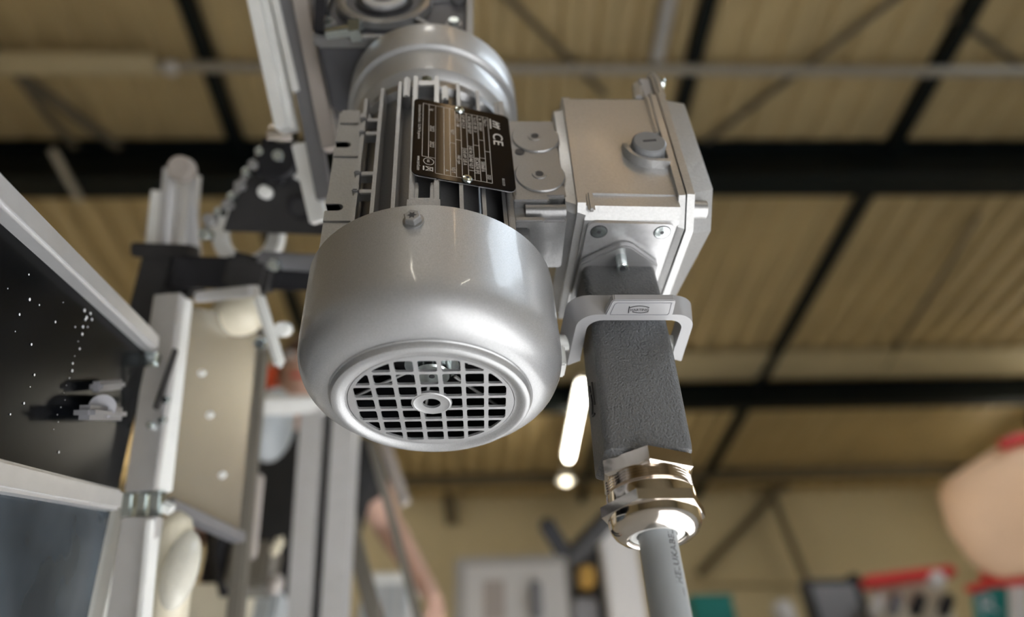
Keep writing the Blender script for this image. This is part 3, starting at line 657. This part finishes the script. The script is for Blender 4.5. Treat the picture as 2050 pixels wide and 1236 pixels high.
strip(547, -40, 600, 190, 558, 558, 14, 22, 'slotted_rail', 'alu_pale', cf)
strip(562, -40, 634, 300, 566, 566, 34, 8, 'rail_groove', 'alu', cf)
strip(566, -40, 652, 400, 556, 556, 30, 12, 'cover_strip', 'alu_dark', cf)
strip(596, -40, 664, 300, 548, 548, 29, 16, 'edge_strip', 'taupe', cf)
strip(628, -40, 680, 240, 610, 610, 30, 8, 'dark_strip', 'alu_dark', cf)  # plain dark grey strip beside the taupe one
strip(604, 290, 640, 445, 566, 566, 34, 12, 'end_bracket', 'alu_pale', cf)
pts = [at(u, v, 670) for u, v in ((600, -60), (770, -60), (760, 230), (690, 270), (640, 240))]
MB().prism(pts, fwd * 8, bev=.5).build('mounting_plate', M['steel_grey'], cf)
# black side plate with bolts
bp = thing('drive_side_plate', 'black drive side plate with round hole and pale bolts behind the motor', 'plate', at(560, 470, 640))
pts = [at(u, v, 640) for u, v in ((446, 462), (462, 412), (500, 350), (546, 292), (610, 290), (648, 400), (652, 470))]
MB().prism(pts, fwd * 8, bev=.6).build('plate', M['black_plate2'], bp)
c = at(600, 414, 638); MB().lathe([(8, 0), (11.8, 0), (12.5, 2), (8, 2)], c, fwd, n=28, closed=True).build('hole_rim', M['black'], bp)
MB().cyl(c, c + fwd * 1.5, 10.5, n=28).build('hole', M['ink'], bp)
for u, v, r, L in ((597, 343, 16, 14), (527, 383, 13, 22), (588, 294, 12, 16), (556, 360, 6, 8)):
    c = at(u, v, 630); rr = r * 630 / FPX
    MB().lathe([(.01, 0), (rr * .8, 0), (rr, 1.2), (rr, L), (.01, L)], c, fwd, n=24).build('bolt', M['white_metal'], bp)
# roller chain round the sprocket
chn = thing('roller_chain', 'short run of roller chain over a black sprocket above the black side plate', 'chain', at(430, 450, 625))
cpts = [(412, 470), (420, 440), (440, 424), (456, 410), (466, 394), (480, 372), (495, 345), (508, 330), (522, 305)]
for i, (u, v) in enumerate(cpts):
    c = at(u, v, 622); rr = (5.0 if i > 1 else 7)
    MB().lathe([(.01, -5), (rr * .7, -5), (rr * .8, -4), (rr * .8, 6), (.01, 6)], c, fwd, n=16).build('roller', M['steel_grey'] if i % 2 else M['zinc'], chn)
for (a, b_) in zip(cpts, cpts[1:]):
    MB().bar(at(*a, 626), at(*b_, 626), 6, 2, up=fwd, bev=.5).build('link_plate', M['steel_grey'], chn)
sp = thing('sprocket', 'small black sprocket with shiny hub at the foot of the conveyor frame', 'sprocket', at(552, 350, 632))
c = at(552, 318, 622); MB().lathe([(.01, 0), (17, 0), (20, 3), (20, 12), (.01, 12)], c, fwd, n=32).build('wheel', M['black'], sp)
for k in range(12):
    a = 2 * math.pi * k / 12; x, y, d = ortho(fwd); MB().frame_box(c + (x * math.cos(a) + y * math.sin(a)) * 21 + fwd * 6, x * math.cos(a) + y * math.sin(a), y * math.cos(a) - x * math.sin(a), fwd, 5, 4, 8, bev=.8).build('tooth', M['black'], sp)
MB().lathe([(.01, -6), (5, -6), (6, -4), (6, 0), (.01, 0)], c + Vector((3, 0, 3)), fwd, n=20).build('hub', M['zinc'], sp)
tag(MB().cyl(at(540, 268, 612), at(590, 272, 612), 7, n=20).build('copper_roller', M['nickel']), 'small copper coloured roller above the black sprocket', 'roller')
tag(MB().lathe([(22, -8), (34, -8), (36, -5), (36, 6), (22, 6)], at(498, 470, 690), fwd, n=40, closed=True).build('guide_wheel', M['alu_pale']), 'pale curved guide wheel above the black support arm', 'wheel')

# upright with cap
upr = thing('slotted_upright', 'short slotted aluminium upright with end cap left of the drive plate', 'profile', at(340, 520, 690))
m_ = MB(); slot_profile(m_, at(353, 508, 725), at(366, 345, 725), 22, 40, fwd, nslots=1); m_.build('profile', M['alu'], upr)
MB().bar(at(313, 508, 722), at(327, 385, 722), 16, 20, up=fwd, bev=.6).build('front_rail', M['alu_pale'], upr)
MB().bar(at(386, 512, 735), at(372, 360, 735), 16, 10, up=fwd, bev=.6).build('side_face', M['alu'], upr)
c = at(357, 336, 676); MB().lathe([(.01, 0), (11, 0), (13, 3), (13, 13), (.01, 14)], c, fwd, n=24).build('cap_or_glow_dot', M['taupe'], upr)
# black support arm
arm = thing('support_arm', 'black moulded support arm reaching from the upright to the motor', 'bracket', at(320, 640, 640))
MB().bar(at(290, 690, 690), at(340, 500, 690), 32, 40, up=fwd, bev=3).build('post_block', M['black_plate2'], arm)
MB().bar(at(276, 502, 680), at(388, 506, 680), 14, 30, up=fwd, bev=2).build('collar', M['black_plate2'], arm)
MB().bar(at(352, 545, 650), at(640, 552, 660), 30, 26, up=fwd, bev=3).build('beam', M['black'], arm)
MB().bar(at(460, 540, 644), at(545, 560, 644), 36, 30, up=fwd, bev=5).build('clamp', M['black_plate2'], arm)
MB().bar(at(520, 520, 640), at(640, 528, 640), 16, 20, up=fwd, bev=3).build('upper_lip', M['alu_dark'], arm)
MB().lathe([(.01, 0), (5, 0), (6, 2), (6, 10), (.01, 10)], at(545, 531, 622), fwd, n=20).build('bolt', M['zinc'], arm)
MB().bar(at(352, 572, 668), at(400, 556, 700), 26, 26, up=fwd, bev=2).build('corner_block', M['black'], arm)

# machine housing: grey corner plate, stainless cover, white lever, dark tube
mh = thing('machine_cabinet', 'grey corner post of a machine with stainless side cover, left of the motor', 'machine', at(280, 1010, 560))
MB().bar(at(285, 985, 540), at(340, 592, 610), 24, 10, up=fwd, bev=.8).build('corner_plate', M['alu'], mh)
MB().bar(at(322, 985, 548), at(366, 600, 618), 10, 14, up=fwd + Vector((.5, 0, 0)), bev=.8).build('plate_edge', M['alu_pale'], mh)
MB().bar(at(312, 820, 550), at(352, 700, 572), 3, 6, up=fwd, bev=.4).build('slot', M['black_plate2'], mh)
for u, v in ((322, 843), (298, 853), (330, 802)):
    MB().lathe([(.01, 0), (2.4, 0), (3, 1), (3, 4), (.01, 4)], at(u, v, 552), fwd, n=14).build('screw', M['zinc'], mh)
MB().box(*(lambda a: (a.x - 6, a.x + 6, a.y - 4, a.y + 4, a.z - 8, a.z + 3))(at(305, 715, 556)), bev=1).build('clip', M['zinc'], mh)
pts = [at(376, 612, 640), at(518, 640, 740), at(478, 1075, 700), at(330, 1010, 600)]
nrm = (pts[1] - pts[0]).cross(pts[3] - pts[0]).normalized()
if nrm.dot(fwd) < 0: nrm = -nrm
MB().prism(pts, nrm * 5, bev=.5).build('side_cover', M['stainless'], mh)
for u, v in ((402, 748), (418, 832), (443, 953)):
    MB().lathe([(.01, 0), (2.6, 0), (3.2, 1), (3.2, 4), (.01, 4)], at(u, v, 628), fwd, n=14).build('rivet', M['white_metal'], mh)
MB().bar(at(330, 1010, 596), at(480, 1078, 696), 14, 10, up=(0, 0, 1), bev=1).build('lower_edge', M['alu_dark'], mh)
for u in (262, 292, 318):
    MB().bar(at(u - 6, 1040, 540), at(u, 985, 540), 8, 10, up=fwd, bev=1).build('clamp_finger', M['zinc'], mh)
MB().bar(at(318, 1010, 545), at(345, 1022, 545), 7, 10, up=fwd, bev=1).build('clamp_lever', M['white_metal'], mh)
fl_ = MB(); slot_profile(fl_, at(178, 1330, 520), at(252, 995, 570), 19, 24, fwd, nslots=1, sw=5, sd=4); fl_.build('slotted_post', M['alu_pale'], mh)
MB().bar(at(243, 1330, 500), at(286, 1035, 530), 27, 12, up=fwd, bev=.8).build('lower_plate', M['alu'], mh)
MB().bar(at(281, 1330, 494), at(306, 1040, 526), 5, 14, up=fwd, bev=.8).build('lower_plate_edge', M['alu_pale'], mh)
MB().bar(at(466, 1300, 720), at(524, 660, 780), 17, 17, up=fwd, bev=3).build('dark_tube', M['rod'], mh)
MB().sphere(at(478, 630, 700), 24, sx=1.1, sz=.9).build('round_housing', M['cream'], mh)
wl = thing('white_lever', 'white painted angled lever on a grey bracket left of the fan cover', 'lever', at(520, 745, 600))
MB().bar(at(398, 595, 626), at(512, 582, 605), 10, 14, up=fwd, bev=1.5).build('bracket', M['alu'], wl)
MB().bar(at(517, 590, 600), at(562, 735, 585), 9.5, 9, up=fwd, bev=3).build('arm', M['white_metal'], wl)
MB().lathe([(.01, 0), (6, 0), (7, 2), (7, 12), (.01, 12)], at(562, 660, 600), fwd, n=20).build('knob', M['white_metal'], wl)
MB().lathe([(.01, 0), (5, 0), (6, 2), (6, 8), (.01, 8)], at(519, 688, 640), fwd, n=20).build('hinge_pin', M['zinc'], wl)
cr = thing('cream_junction_cover', 'cream plastic cover with clear bulge at the lower left', 'cover', at(345, 1300, 560))
MB().bar(at(306, 1330, 585), at(332, 1040, 585), 17, 20, up=fwd, bev=2).build('backing_board', M['brown'], cr)
rings = []
for v, w0, u in ((1028, .35, 352), (1045, .8, 352), (1090, 1, 352), (1180, 1, 345), (1260, 1, 335), (1330, .8, 330)):
    p = at(u, v, 575); x, y, d = ortho(fwd); rings.append([p + x * (15 * w0 * math.cos(2 * math.pi * k / 20)) + fwd * (17 * w0 * math.sin(2 * math.pi * k / 20)) for k in range(20)])
MB().loft(rings).build('cover_shell', M['cream'], cr, ang=60)
MB().sphere(at(362, 1140, 552), 14, sz=2.3, sy=.9).build('clear_bulge', M['clear'], cr)

# dark glass guard with pale frame bars
gg = thing('glass_guard', 'dark tinted glass guard in a pale frame at the left edge, sprinkled with specks', 'guard', at(60, 1250, 360))
A, B, D = at(0, 400, 330), at(300, 700, 560), at(0, 960, 335)
gn = (B - A).cross(D - A).normalized()
if gn.dot(ray(100, 700)) < 0: gn = -gn
def pl(u, v, back=0):
    d = ray(u, v); o_ = A + gn * back; return CP + d * ((o_ - CP).dot(gn) / d.dot(gn))
pts = [pl(u, v, 4) for u, v in ((-160, 240), (298, 698), (232, 1000), (-160, 930))]
MB().prism(pts, gn * 4).build('upper_pane', M['glass'], gg)
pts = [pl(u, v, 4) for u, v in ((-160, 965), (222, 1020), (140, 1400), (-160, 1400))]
MB().prism(pts, gn * 4).build('lower_pane', M['glass_sky_tint'], gg)
MB().bar(pl(-160, 255, 2), pl(298, 688, 2), 15, 16, up=gn, bev=2).build('frame_bar', M['alu'], gg)
MB().bar(pl(-160, 925, 2), pl(222, 1003, 2), 14.5, 16, up=gn, bev=2).build('frame_bar', M['alu'], gg)
lt_ = MB().bar(pl(165, 826, -8), pl(238, 830, -8), 9, 12, up=gn, bev=3); lt_.cyl(pl(205, 815, -8), pl(205, 815, 5), 8, n=20); lt_.bar(pl(190, 775, -4), pl(240, 770, -4), 7, 8, up=gn, bev=2)
lt_.build('latch', M['alu_dark'], gg)
rnd = random.Random(3)
spk = [(57, 550, 3), (58, 600, 5), (78, 611, 3), (38, 630, 4), (110, 645, 4), (62, 690, 4), (30, 664, 2), (68, 751, 4), (60, 775, 2), (47, 808, 4), (20, 830, 3), (117, 906, 4), (150, 655, 3), (126, 606, 2), (15, 578, 2), (175, 655, 3)]
for i in range(16): t_ = i / 15; spk.append((172 - 62 * t_ + rnd.uniform(-4, 4), 640 + 220 * t_, rnd.choice((2, 2, 3, 4, 5)) if t_ < .55 else 1.6))
spk += [(168, 622, 6), (180, 628, 5), (183, 640, 5), (172, 636, 6)]
dm = MB().lathe([(.01, 0), (.6, -.05), (.9, -.3), (1, -.45), (.9, -.5), (.5, -.35), (.01, -.3)], (0, 0, 0), gn, n=10)
first = None
for u, v, r in spk:
    p = pl(u, v, 3.9); s = r * 360 / FPX * .75
    if first is None:
        first = dm.build('water_speck', M['drop'], gg); base = ORG[gg.name]
        for vtx in first.data.vertices: vtx.co = vtx.co + base * .001
        o_ = first
    else: o_ = first.copy(); C.objects.link(o_); o_.parent = gg
    o_.location = (p - base) * .001; o_.scale = (s, s, s)

# ================================================================ things behind
post = thing('slotted_post', 'broad aluminium slotted post standing between the person and the viewer', 'profile', at(640, 1400, 1000))
b0 = at(636, 1236, 1000); 
pb = MB(); ptop = at(660, 830, 1060); pbot = Vector((ptop.x - 4, ptop.y - 6, FLOOR))
slot_profile(pb, at(632, 1330, 1000), at(664, 815, 1060), 84, 40, fwd, nslots=1, sw=15, sd=17); pb.build('profile', M['alu'], post)
MB().bar(at(632, 1330, 987), at(664, 815, 1047), 15, 3, up=fwd).build('slot_shade', M['black_plate2'], post)  # dark strip laid in the slot to stand for its shade
MB().bar(at(530, 812, 1050), at(702, 808, 1065), 26, 40, up=fwd, bev=3).build('cross_piece', M['alu_pale'], post)
MB().sphere(at(545, 850, 1110), 46, sx=.75, sz=1.4).build('rounded_cover', M['pale_blue'], post)
for (a, b_, w, m, lab) in (((742, 880), (862, 1330), 13, 'rod', 'thin brown-grey steel strut in front of the bare arm'), ((768, 880), (812, 1010), 16, 'taupe', 'short taupe strut beside the thin steel strut'),
                          ((690, 1010), (775, 1330), 26, 'rod', 'brown-grey strut leaning at the right of the slotted post')):
    tag(MB().bar(at(*a, 1150), at(*b_, 1080), w, 12, up=fwd, bev=1.5).build('steel_strut', M[m]), lab, 'strut')
tag(MB().bar(at(500, 1120, 900), at(516, 950, 920), 15, 14, up=fwd, bev=3).build('pale_post', M['taupe']), 'pale taupe post behind the dark tube of the machine', 'post')
# low machine parts behind the cabinet
lm = thing('valve_block', 'grey valve block with black hoses at the bottom left of the slotted post', 'machine', at(480, 1400, 1000))
MB().box(*(lambda a: (a.x - 70, a.x + 75, a.y - 40, a.y + 60, a.z - 160, a.z + 5))(at(478, 1190, 1130)), bev=8).build('block', M['pale_blue'], lm)
MB().tube(catmull([at(455, 1190, 980), at(440, 1100, 980), at(462, 1050, 985), at(452, 1000, 990)]), 11, 12).build('hose', M['black'], lm)
MB().tube(catmull([at(478, 1190, 970), at(486, 1110, 970), at(470, 1060, 975)]), 9, 12).build('hose', M['charcoal'], lm)
MB().box(*(lambda a: (a.x - 30, a.x + 30, a.y - 30, a.y + 30, a.z - 40, a.z + 25))(at(510, 1130, 980)), bev=6).build('bracket', M['rod'], lm)
MB().sphere(at(552, 1170, 950), 11, sz=1.3).build('knob', M['taupe'], lm)
MB().bar(at(545, 1115, 950), at(565, 1075, 950), 14, 14, up=fwd, bev=5).build('lever', M['cream'], lm)
MB().box(*(lambda a: (a.x - 48, a.x + 48, a.y - 30, a.y + 30, a.z - 60, a.z + 8))(at(440, 1190, 1050)), bev=3).build('carton', M['cream'], lm)

# person in black T-shirt ------------------------------------------
def skin_body(name, joints, edges, m, parent, sub=2):
    me = bpy.data.meshes.new(name); org = ORG[parent.name]
    keys = list(joints); me.from_pydata([(Vector(joints[k][0]) - org) * .001 for k in keys], [(keys.index(a), keys.index(b_)) for a, b_ in edges], []); me.update()
    ob = bpy.data.objects.new(name, me); C.objects.link(ob)
    md = ob.modifiers.new('skin', 'SKIN'); md.use_smooth_shade = True
    for i, k in enumerate(keys):
        r = joints[k][1] * .001; r = r if isinstance(r, tuple) else r
        me.skin_vertices[0].data[i].radius = (r, r); me.skin_vertices[0].data[i].use_root = (i == 0)
    sd = ob.modifiers.new('sub', 'SUBSURF'); sd.levels = sub; sd.render_levels = sub
    bpy.context.view_layer.update()
    r = bpy.data.meshes.new_from_object(ob.evaluated_get(bpy.context.evaluated_depsgraph_get()))
    bpy.data.objects.remove(ob); bpy.data.meshes.remove(me)
    r.materials.clear(); r.materials.append(m)
    for p_ in r.polygons: p_.use_smooth = True
    o2 = bpy.data.objects.new(name, r); C.objects.link(o2); o2.parent = parent; ORG[o2.name] = org
    return o2
HC = at(618, 748, 1880)
FLR = Vector((HC.x, HC.y, FLOOR))
per = thing('person', 'person in a black short-sleeved shirt behind the slotted post, one bare arm reaching down', 'person', FLR)
sh = HC + Vector((0, 10, -270))
hip = HC + Vector((0, 20, -780))
Rs, Ls = sh + Vector((175, 0, 0)), sh + Vector((-175, 0, 0))
el = at(772, 1045, 1830); wr = at(838, 1150, 1700)
hv = (wr - el).normalized()
J = {'pelvis': (hip, 150), 'belly': (hip + Vector((0, 0, 170)), 140), 'chest': (sh + Vector((0, 0, -110)), 150), 'neckb': (sh + Vector((0, 0, 40)), 70), 'neck': (HC + Vector((0, 5, -135)), 55),
     'jaw': (HC + Vector((0, -20, -70)), 62), 'skull': (HC + Vector((0, 0, 20)), 84), 'crown': (HC + Vector((0, 5, 80)), 60),
     'Rs': (Rs, 58), 'Re': (el, 42), 'Rm': (el.lerp(wr, .4), 40), 'Rw': (wr, 27), 'Rp': (wr + hv * 60, 26),
     'Ls': (Ls, 58), 'Le': (Ls + Vector((-60, -30, -290)), 42), 'Lw': (Ls + Vector((-30, -170, -480)), 27), 'Lp': (Ls + Vector((-20, -230, -510)), 26)}
E_ = [('pelvis', 'belly'), ('belly', 'chest'), ('chest', 'neckb'), ('neckb', 'neck'), ('neck', 'jaw'), ('jaw', 'skull'), ('skull', 'crown'), ('chest', 'Rs'), ('Rs', 'Re'), ('Re', 'Rm'), ('Rm', 'Rw'), ('Rw', 'Rp'), ('chest', 'Ls'), ('Ls', 'Le'), ('Le', 'Lw'), ('Lw', 'Lp')]
for s, sx in (('r', 90), ('l', -90)):
    J[s + 'hip'] = (hip + Vector((sx, 0, -60)), 90); J[s + 'kn'] = (Vector((HC.x + sx * 1.1, HC.y, FLOOR + 480)), 62); J[s + 'an'] = (Vector((HC.x + sx * 1.2, HC.y + 10, FLOOR + 90)), 42); J[s + 'to'] = (Vector((HC.x + sx * 1.3, HC.y - 150, FLOOR + 40)), 38)
    E_ += [('pelvis', s + 'hip'), (s + 'hip', s + 'kn'), (s + 'kn', s + 'an'), (s + 'an', s + 'to')]
hx, hy, hz = ortho(hv)
for i, (off, L) in enumerate(((-26, 62), (-9, 74), (9, 70), (26, 56))):
    k1, k2, k3 = 'f%da' % i, 'f%db' % i, 'f%dc' % i; b0 = J['Rp'][0] + hx * off + hv * 22
    J[k1] = (b0, 10); J[k2] = (b0 + hv * L * .5 - hy * 12, 9); J[k3] = (b0 + hv * L * .65 - hy * 42, 8)
    E_ += [('Rp', k1), (k1, k2), (k2, k3)]
J['t1'] = (wr + hv * 42 - hx * 36 - hy * 8, 11); J['t2'] = (wr + hv * 78 - hx * 46 - hy * 24, 9); E_ += [('Rw', 't1'), ('t1', 't2')]
skin_body('body', J, E_, M['skin'], per)
# clothing grown around the same joints
JS = {'belly': (hip + Vector((0, 0, 60)), 165), 'mid': (hip + Vector((0, 0, 220)), 158), 'chest': (sh + Vector((0, 0, -105)), 166), 'nb': (sh + Vector((0, 0, 35)), 82), 'Rs': (Rs, 74), 'Ru': (Rs.lerp(el, .55), 66), 'Ls': (Ls, 74), 'Lu': (Ls + Vector((-35, -15, -165)), 66)}
so_ = skin_body('shirt', JS, [('belly', 'mid'), ('mid', 'chest'), ('chest', 'nb'), ('chest', 'Rs'), ('Rs', 'Ru'), ('chest', 'Ls'), ('Ls', 'Lu')], M['shirt'], per); so_['label'] = 'black short-sleeved shirt'
JT = {'p': (hip + Vector((0, 0, 20)), 165)}
ET = []
for s in 'rl':
    for k in ('hip', 'kn', 'an'): JT[s + k] = (J[s + k][0], J[s + k][1] + 16)
    ET += [('p', s + 'hip'), (s + 'hip', s + 'kn'), (s + 'kn', s + 'an')]
skin_body('trousers', JT, ET, M['trousers'], per)
MB().sphere(HC + Vector((0, 18, 48)), 94, sx=.98, sy=1.02, sz=.82).build('hair', M['hair'], per)
for s in (-1, 1):
    MB().sphere(HC + Vector((s * 86, 8, -5)), 20, sx=.45, sz=1.4).build('ear', M['skin'], per)
    e_ = MB().lathe([(.01, 0), (28, 0), (36, 8), (36, 26), (28, 36), (.01, 38)], HC + Vector((s * 82, 5, -8)), (s, 0, 0), n=24).build('ear_protector', M['orange'], per); e_['label'] = 'orange-red ear protector'
    MB().sphere(HC + Vector((s * 32, -80, 5)), 11).build('eye', M['white_board'], per)
MB().sphere(HC + Vector((0, -92, -25)), 14, sz=1.5).build('nose', M['skin'], per)
MB().bar(HC + Vector((-22, -84, -62)), HC + Vector((22, -84, -62)), 8, 8, bev=2).build('mouth', M['red'], per)

# boxes placed by their front face
def pbox(u0, v0, u1, v1, depth, thick):
    c = at((u0 + u1) / 2, (v0 + v1) / 2, depth); y = c.y
    a, b_ = on(u0, (v0 + v1) / 2, 'Y', y), on(u1, (v0 + v1) / 2, 'Y', y); t_, bt = on((u0 + u1) / 2, v0, 'Y', y), on((u0 + u1) / 2, v1, 'Y', y)
    return [a.x, b_.x, y, y + thick, bt.z, t_.z]
def wb(name, label, cat, dims, m, bev=6, group=None):
    return tag(MB().box(*dims, bev=bev).build(name, M[m]), label, cat, group)
# white crate of parts beside the strut
d = pbox(715, 1145, 818, 1300, 2300, 250); cz = thing('white_crate', 'white slatted crate below the bare arm', 'crate', (d[0], d[2], d[4]))
MB().box(d[0], d[1], d[2] + 20, d[3], d[4], d[5] - 20, bev=6).build('shell', M['white_board'], cz)
MB().box(d[0] - 10, d[1] + 10, d[2], d[3], d[5] - 40, d[5], bev=8).build('rim', M['white_metal'], cz)
for k in range(4): x = d[0] + (d[1] - d[0]) * (k + .5) / 4; MB().box(x - 14, x + 14, d[2] + 8, d[2] + 30, d[4], d[5] - 40, bev=3).build('slat', M['pale_blue'], cz)
# display board
d = pbox(908, 1112, 1150, 1420, 3400, 60); bd = thing('display_board', 'white display board in a grey frame below the fan cover', 'board', (d[0], d[2], d[4]))
MB().box(d[0], d[1], d[2], d[3], d[4], d[5], bev=12).build('frame', M['frame_grey'], bd)
MB().box(d[0] + 55, d[1] - 25, d[2] - 6, d[2] + 10, d[4] + 40, d[5] - 50, bev=3).build('sheet', M['white_board'], bd)
MB().box(d[0] + 150, d[0] + 260, d[2] - 9, d[2] - 2, d[5] - 330, d[5] - 130, bev=2).build('printed_patch', M['soft_grey'], bd)
MB().box(d[0] + 390, d[0] + 450, d[2] - 60, d[2] - 2, d[5] - 330, d[5] - 150, bev=12).build('holder', M['mid_grey'], bd)
# dark monitor arm, machine and post behind the cable gland
tag(MB().bar(at(1088, 1040, 2480), at(1132, 1112, 2480), 60, 40, up=fwd, bev=14).build('black_lamp_head', M['black']), 'black angled lamp head above the display board', 'lamp head')
dk = thing('dark_machine', 'dark machine with amber parts left of the cable', 'machine', at(1190, 1450, 2600))
MB().box(*pbox(1155, 1085, 1232, 1450, 2600, 200), bev=15).build('column', M['charcoal'], dk)
MB().bar(at(1140, 1120, 2590), at(1225, 1030, 2590), 60, 80, up=fwd, bev=14).build('sloping_arm', M['black_plate2'], dk)
MB().box(*pbox(1160, 1130, 1192, 1170, 2570, 80), bev=10).build('amber_part', M['amber'], dk)
MB().box(*pbox(1150, 1195, 1200, 1260, 2560, 80), bev=10).build('grey_part', M['mid_grey'], dk)
wb('white_post', 'plain pale post behind the cable', 'post', pbox(1226, 1050, 1300, 1480, 2440, 100), 'white_board', 8)
# right-hand clutter on a rack
rack_z = at(1700, 1300, 4000).z
rk = thing('storage_rack', 'storage rack under the bins and boxes along the lower right edge', 'rack', (3000, 3000, FLOOR))
rx0, rx1 = at(1370, 1250, 3900).x, at(2200, 1250, 3900).x; ry = at(1700, 1250, 3900).y
MB().box(rx0 - 100, rx1 + 400, ry - 300, ry + 700, rack_z - 60, rack_z, bev=5).build('shelf', M['frame_grey'], rk)
for x in (rx0 - 60, rx1 + 340):
    for y in (ry - 260, ry + 660): MB().box(x - 25, x + 25, y - 25, y + 25, FLOOR, rack_z - 60).build('leg', M['beam'], rk)
def onrack(u0, v0, u1, thick, depth=3950):
    d = pbox(u0, v0, u1, 1236, depth, thick); d[4] = rack_z; return d
d = onrack(1385, 1190, 1478, 260)
bn = thing('teal_bin', 'teal plastic bin right of the cable at the bottom edge', 'bin', (d[0], d[2], d[4]))
MB().loft([rrect(d[0] + 20, d[1] - 10, d[2] + 10, d[3], d[4], 20), rrect(d[0], d[1] - 25, d[2], d[3], d[5], 20)]).build('shell', M['teal'], bn); MB().box(d[0] - 8, d[1] - 17, d[2] - 8, d[3] + 8, d[5] - 25, d[5], bev=8).build('rim', M['teal'], bn)
wb('white_bottle_carton', 'small white carton between the teal bin and the dark monitor', 'carton', onrack(1556, 1200, 1592, 120), 'white_board', 20)
d = onrack(1618, 1158, 1736, 110, 4100); mo = thing('dark_monitor', 'dark monitor left of the red strip', 'monitor', (d[0], d[2], d[4]))
MB().box(*d, bev=14).build('casing', M['charcoal'], mo); MB().box(d[0] + 40, d[1] - 60, d[2] - 8, d[2] + 4, d[4] + 40, d[5] - 40, bev=4).build('screen', M['mid_grey'], mo); MB().box(d[1] - 60, d[1] - 2, d[2] - 10, d[3], d[5] - 60, d[5] + 25, bev=8).build('camera_box', M['black'], mo)
tb_ = thing('tool_tray', 'pale tool tray with a red rim and dark handles at the lower right', 'tray', at(1820, 1262, 3900))
d = pbox(1752, 1160, 1900, 1240, 3900, 110); d[4] = rack_z
MB().box(*d, bev=14).build('tray', M['cream'], tb_)
MB().bar(at(1728, 1168, 3890), at(1905, 1146, 3890), 55, 130, up=(0, 1, 0), bev=12).build('red_rim', M['red'], tb_)
for u, m in ((1755, 'white_board'), (1792, 'mid_grey'), (1838, 'charcoal'), (1895, 'charcoal')):
    MB().bar(at(u - 10, 1236, 3850), at(u + 8, 1190, 3850), 60, 60, up=fwd, bev=18).build('handle', M[m], tb_)
MB().sphere(at(1874, 1160, 3840), 50).build('pink_knob', M['white_board'], tb_)
# teal sign with pale letter shapes
a, b_, c_, e_ = at(1950, 1186, 3500), at(2034, 1166, 3500), at(2060, 1245, 3500), at(1957, 1255, 3500)
sg = thing('teal_sign', 'teal sign with pale lettering at the lower right corner', 'sign', (e_ + c_) / 2)
MB().prism([a, b_, c_, e_], fwd * 25, bev=3).build('panel', M['teal'], sg)
MB().bar(at(1935, 1182, 3490), at(2040, 1152, 3490), 32, 40, up=fwd, bev=6).build('red_edge', M['red'], sg)
sr, su = (b_ - a).normalized(), None; su = sr.cross(fwd).normalized(); su = -su if su.z < 0 else su
lm_ = MB(); text(lm_, 'R', 150, lambda x, y: at(1962, 1236, 3496) + sr * x + su * y, 1.2, bold=.03); lm_.build('lettering', M['pale_blue'], sg, ang=0, recalc=False)
# big peach bag at the right edge
pgb = thing('peach_bag', 'large peach coloured padded bag with red edging at the right edge', 'bag', at(2000, 1290, 3300))
out = [(1886, 1000), (1897, 972), (1960, 928), (2012, 896), (2070, 882), (2140, 900), (2170, 1000), (2140, 1110), (2060, 1150), (1990, 1158), (1945, 1128), (1905, 1070)]
cen = Vector((2020, 1015)); rings = []
for s, dz in ((.45, -150), (.75, -120), (.93, -60), (1, 0), (.93, 70), (.75, 130), (.45, 160)):
    rings.append([at(cen.x + (u - cen.x) * s, cen.y + (v - cen.y) * s, 3300) + fwd * dz for u, v in out])
bag = MB().loft(rings); bmesh.ops.subdivide_edges(bag.bm, edges=bag.bm.edges[:], cuts=2, use_grid_fill=True, smooth=.6); bag.build('bag', M['peach'], pgb, ang=80)
MB().tube([at(2005, 893, 3290), at(2040, 878, 3290), at(2090, 876, 3290), at(2150, 890, 3290)], 26, 12).build('top_edging', M['red'], pgb)
MB().bar(at(1975, 1160, 3300), at(2120, 1150, 3300), 40, 120, up=fwd, bev=8).build('bottom_edging', M['red'], pgb)
MB().bar(at(2035, 1160, 3400), at(2040, 1330, 3400), 60, 60, up=fwd, bev=8).build('stand', M['white_board'], pgb)
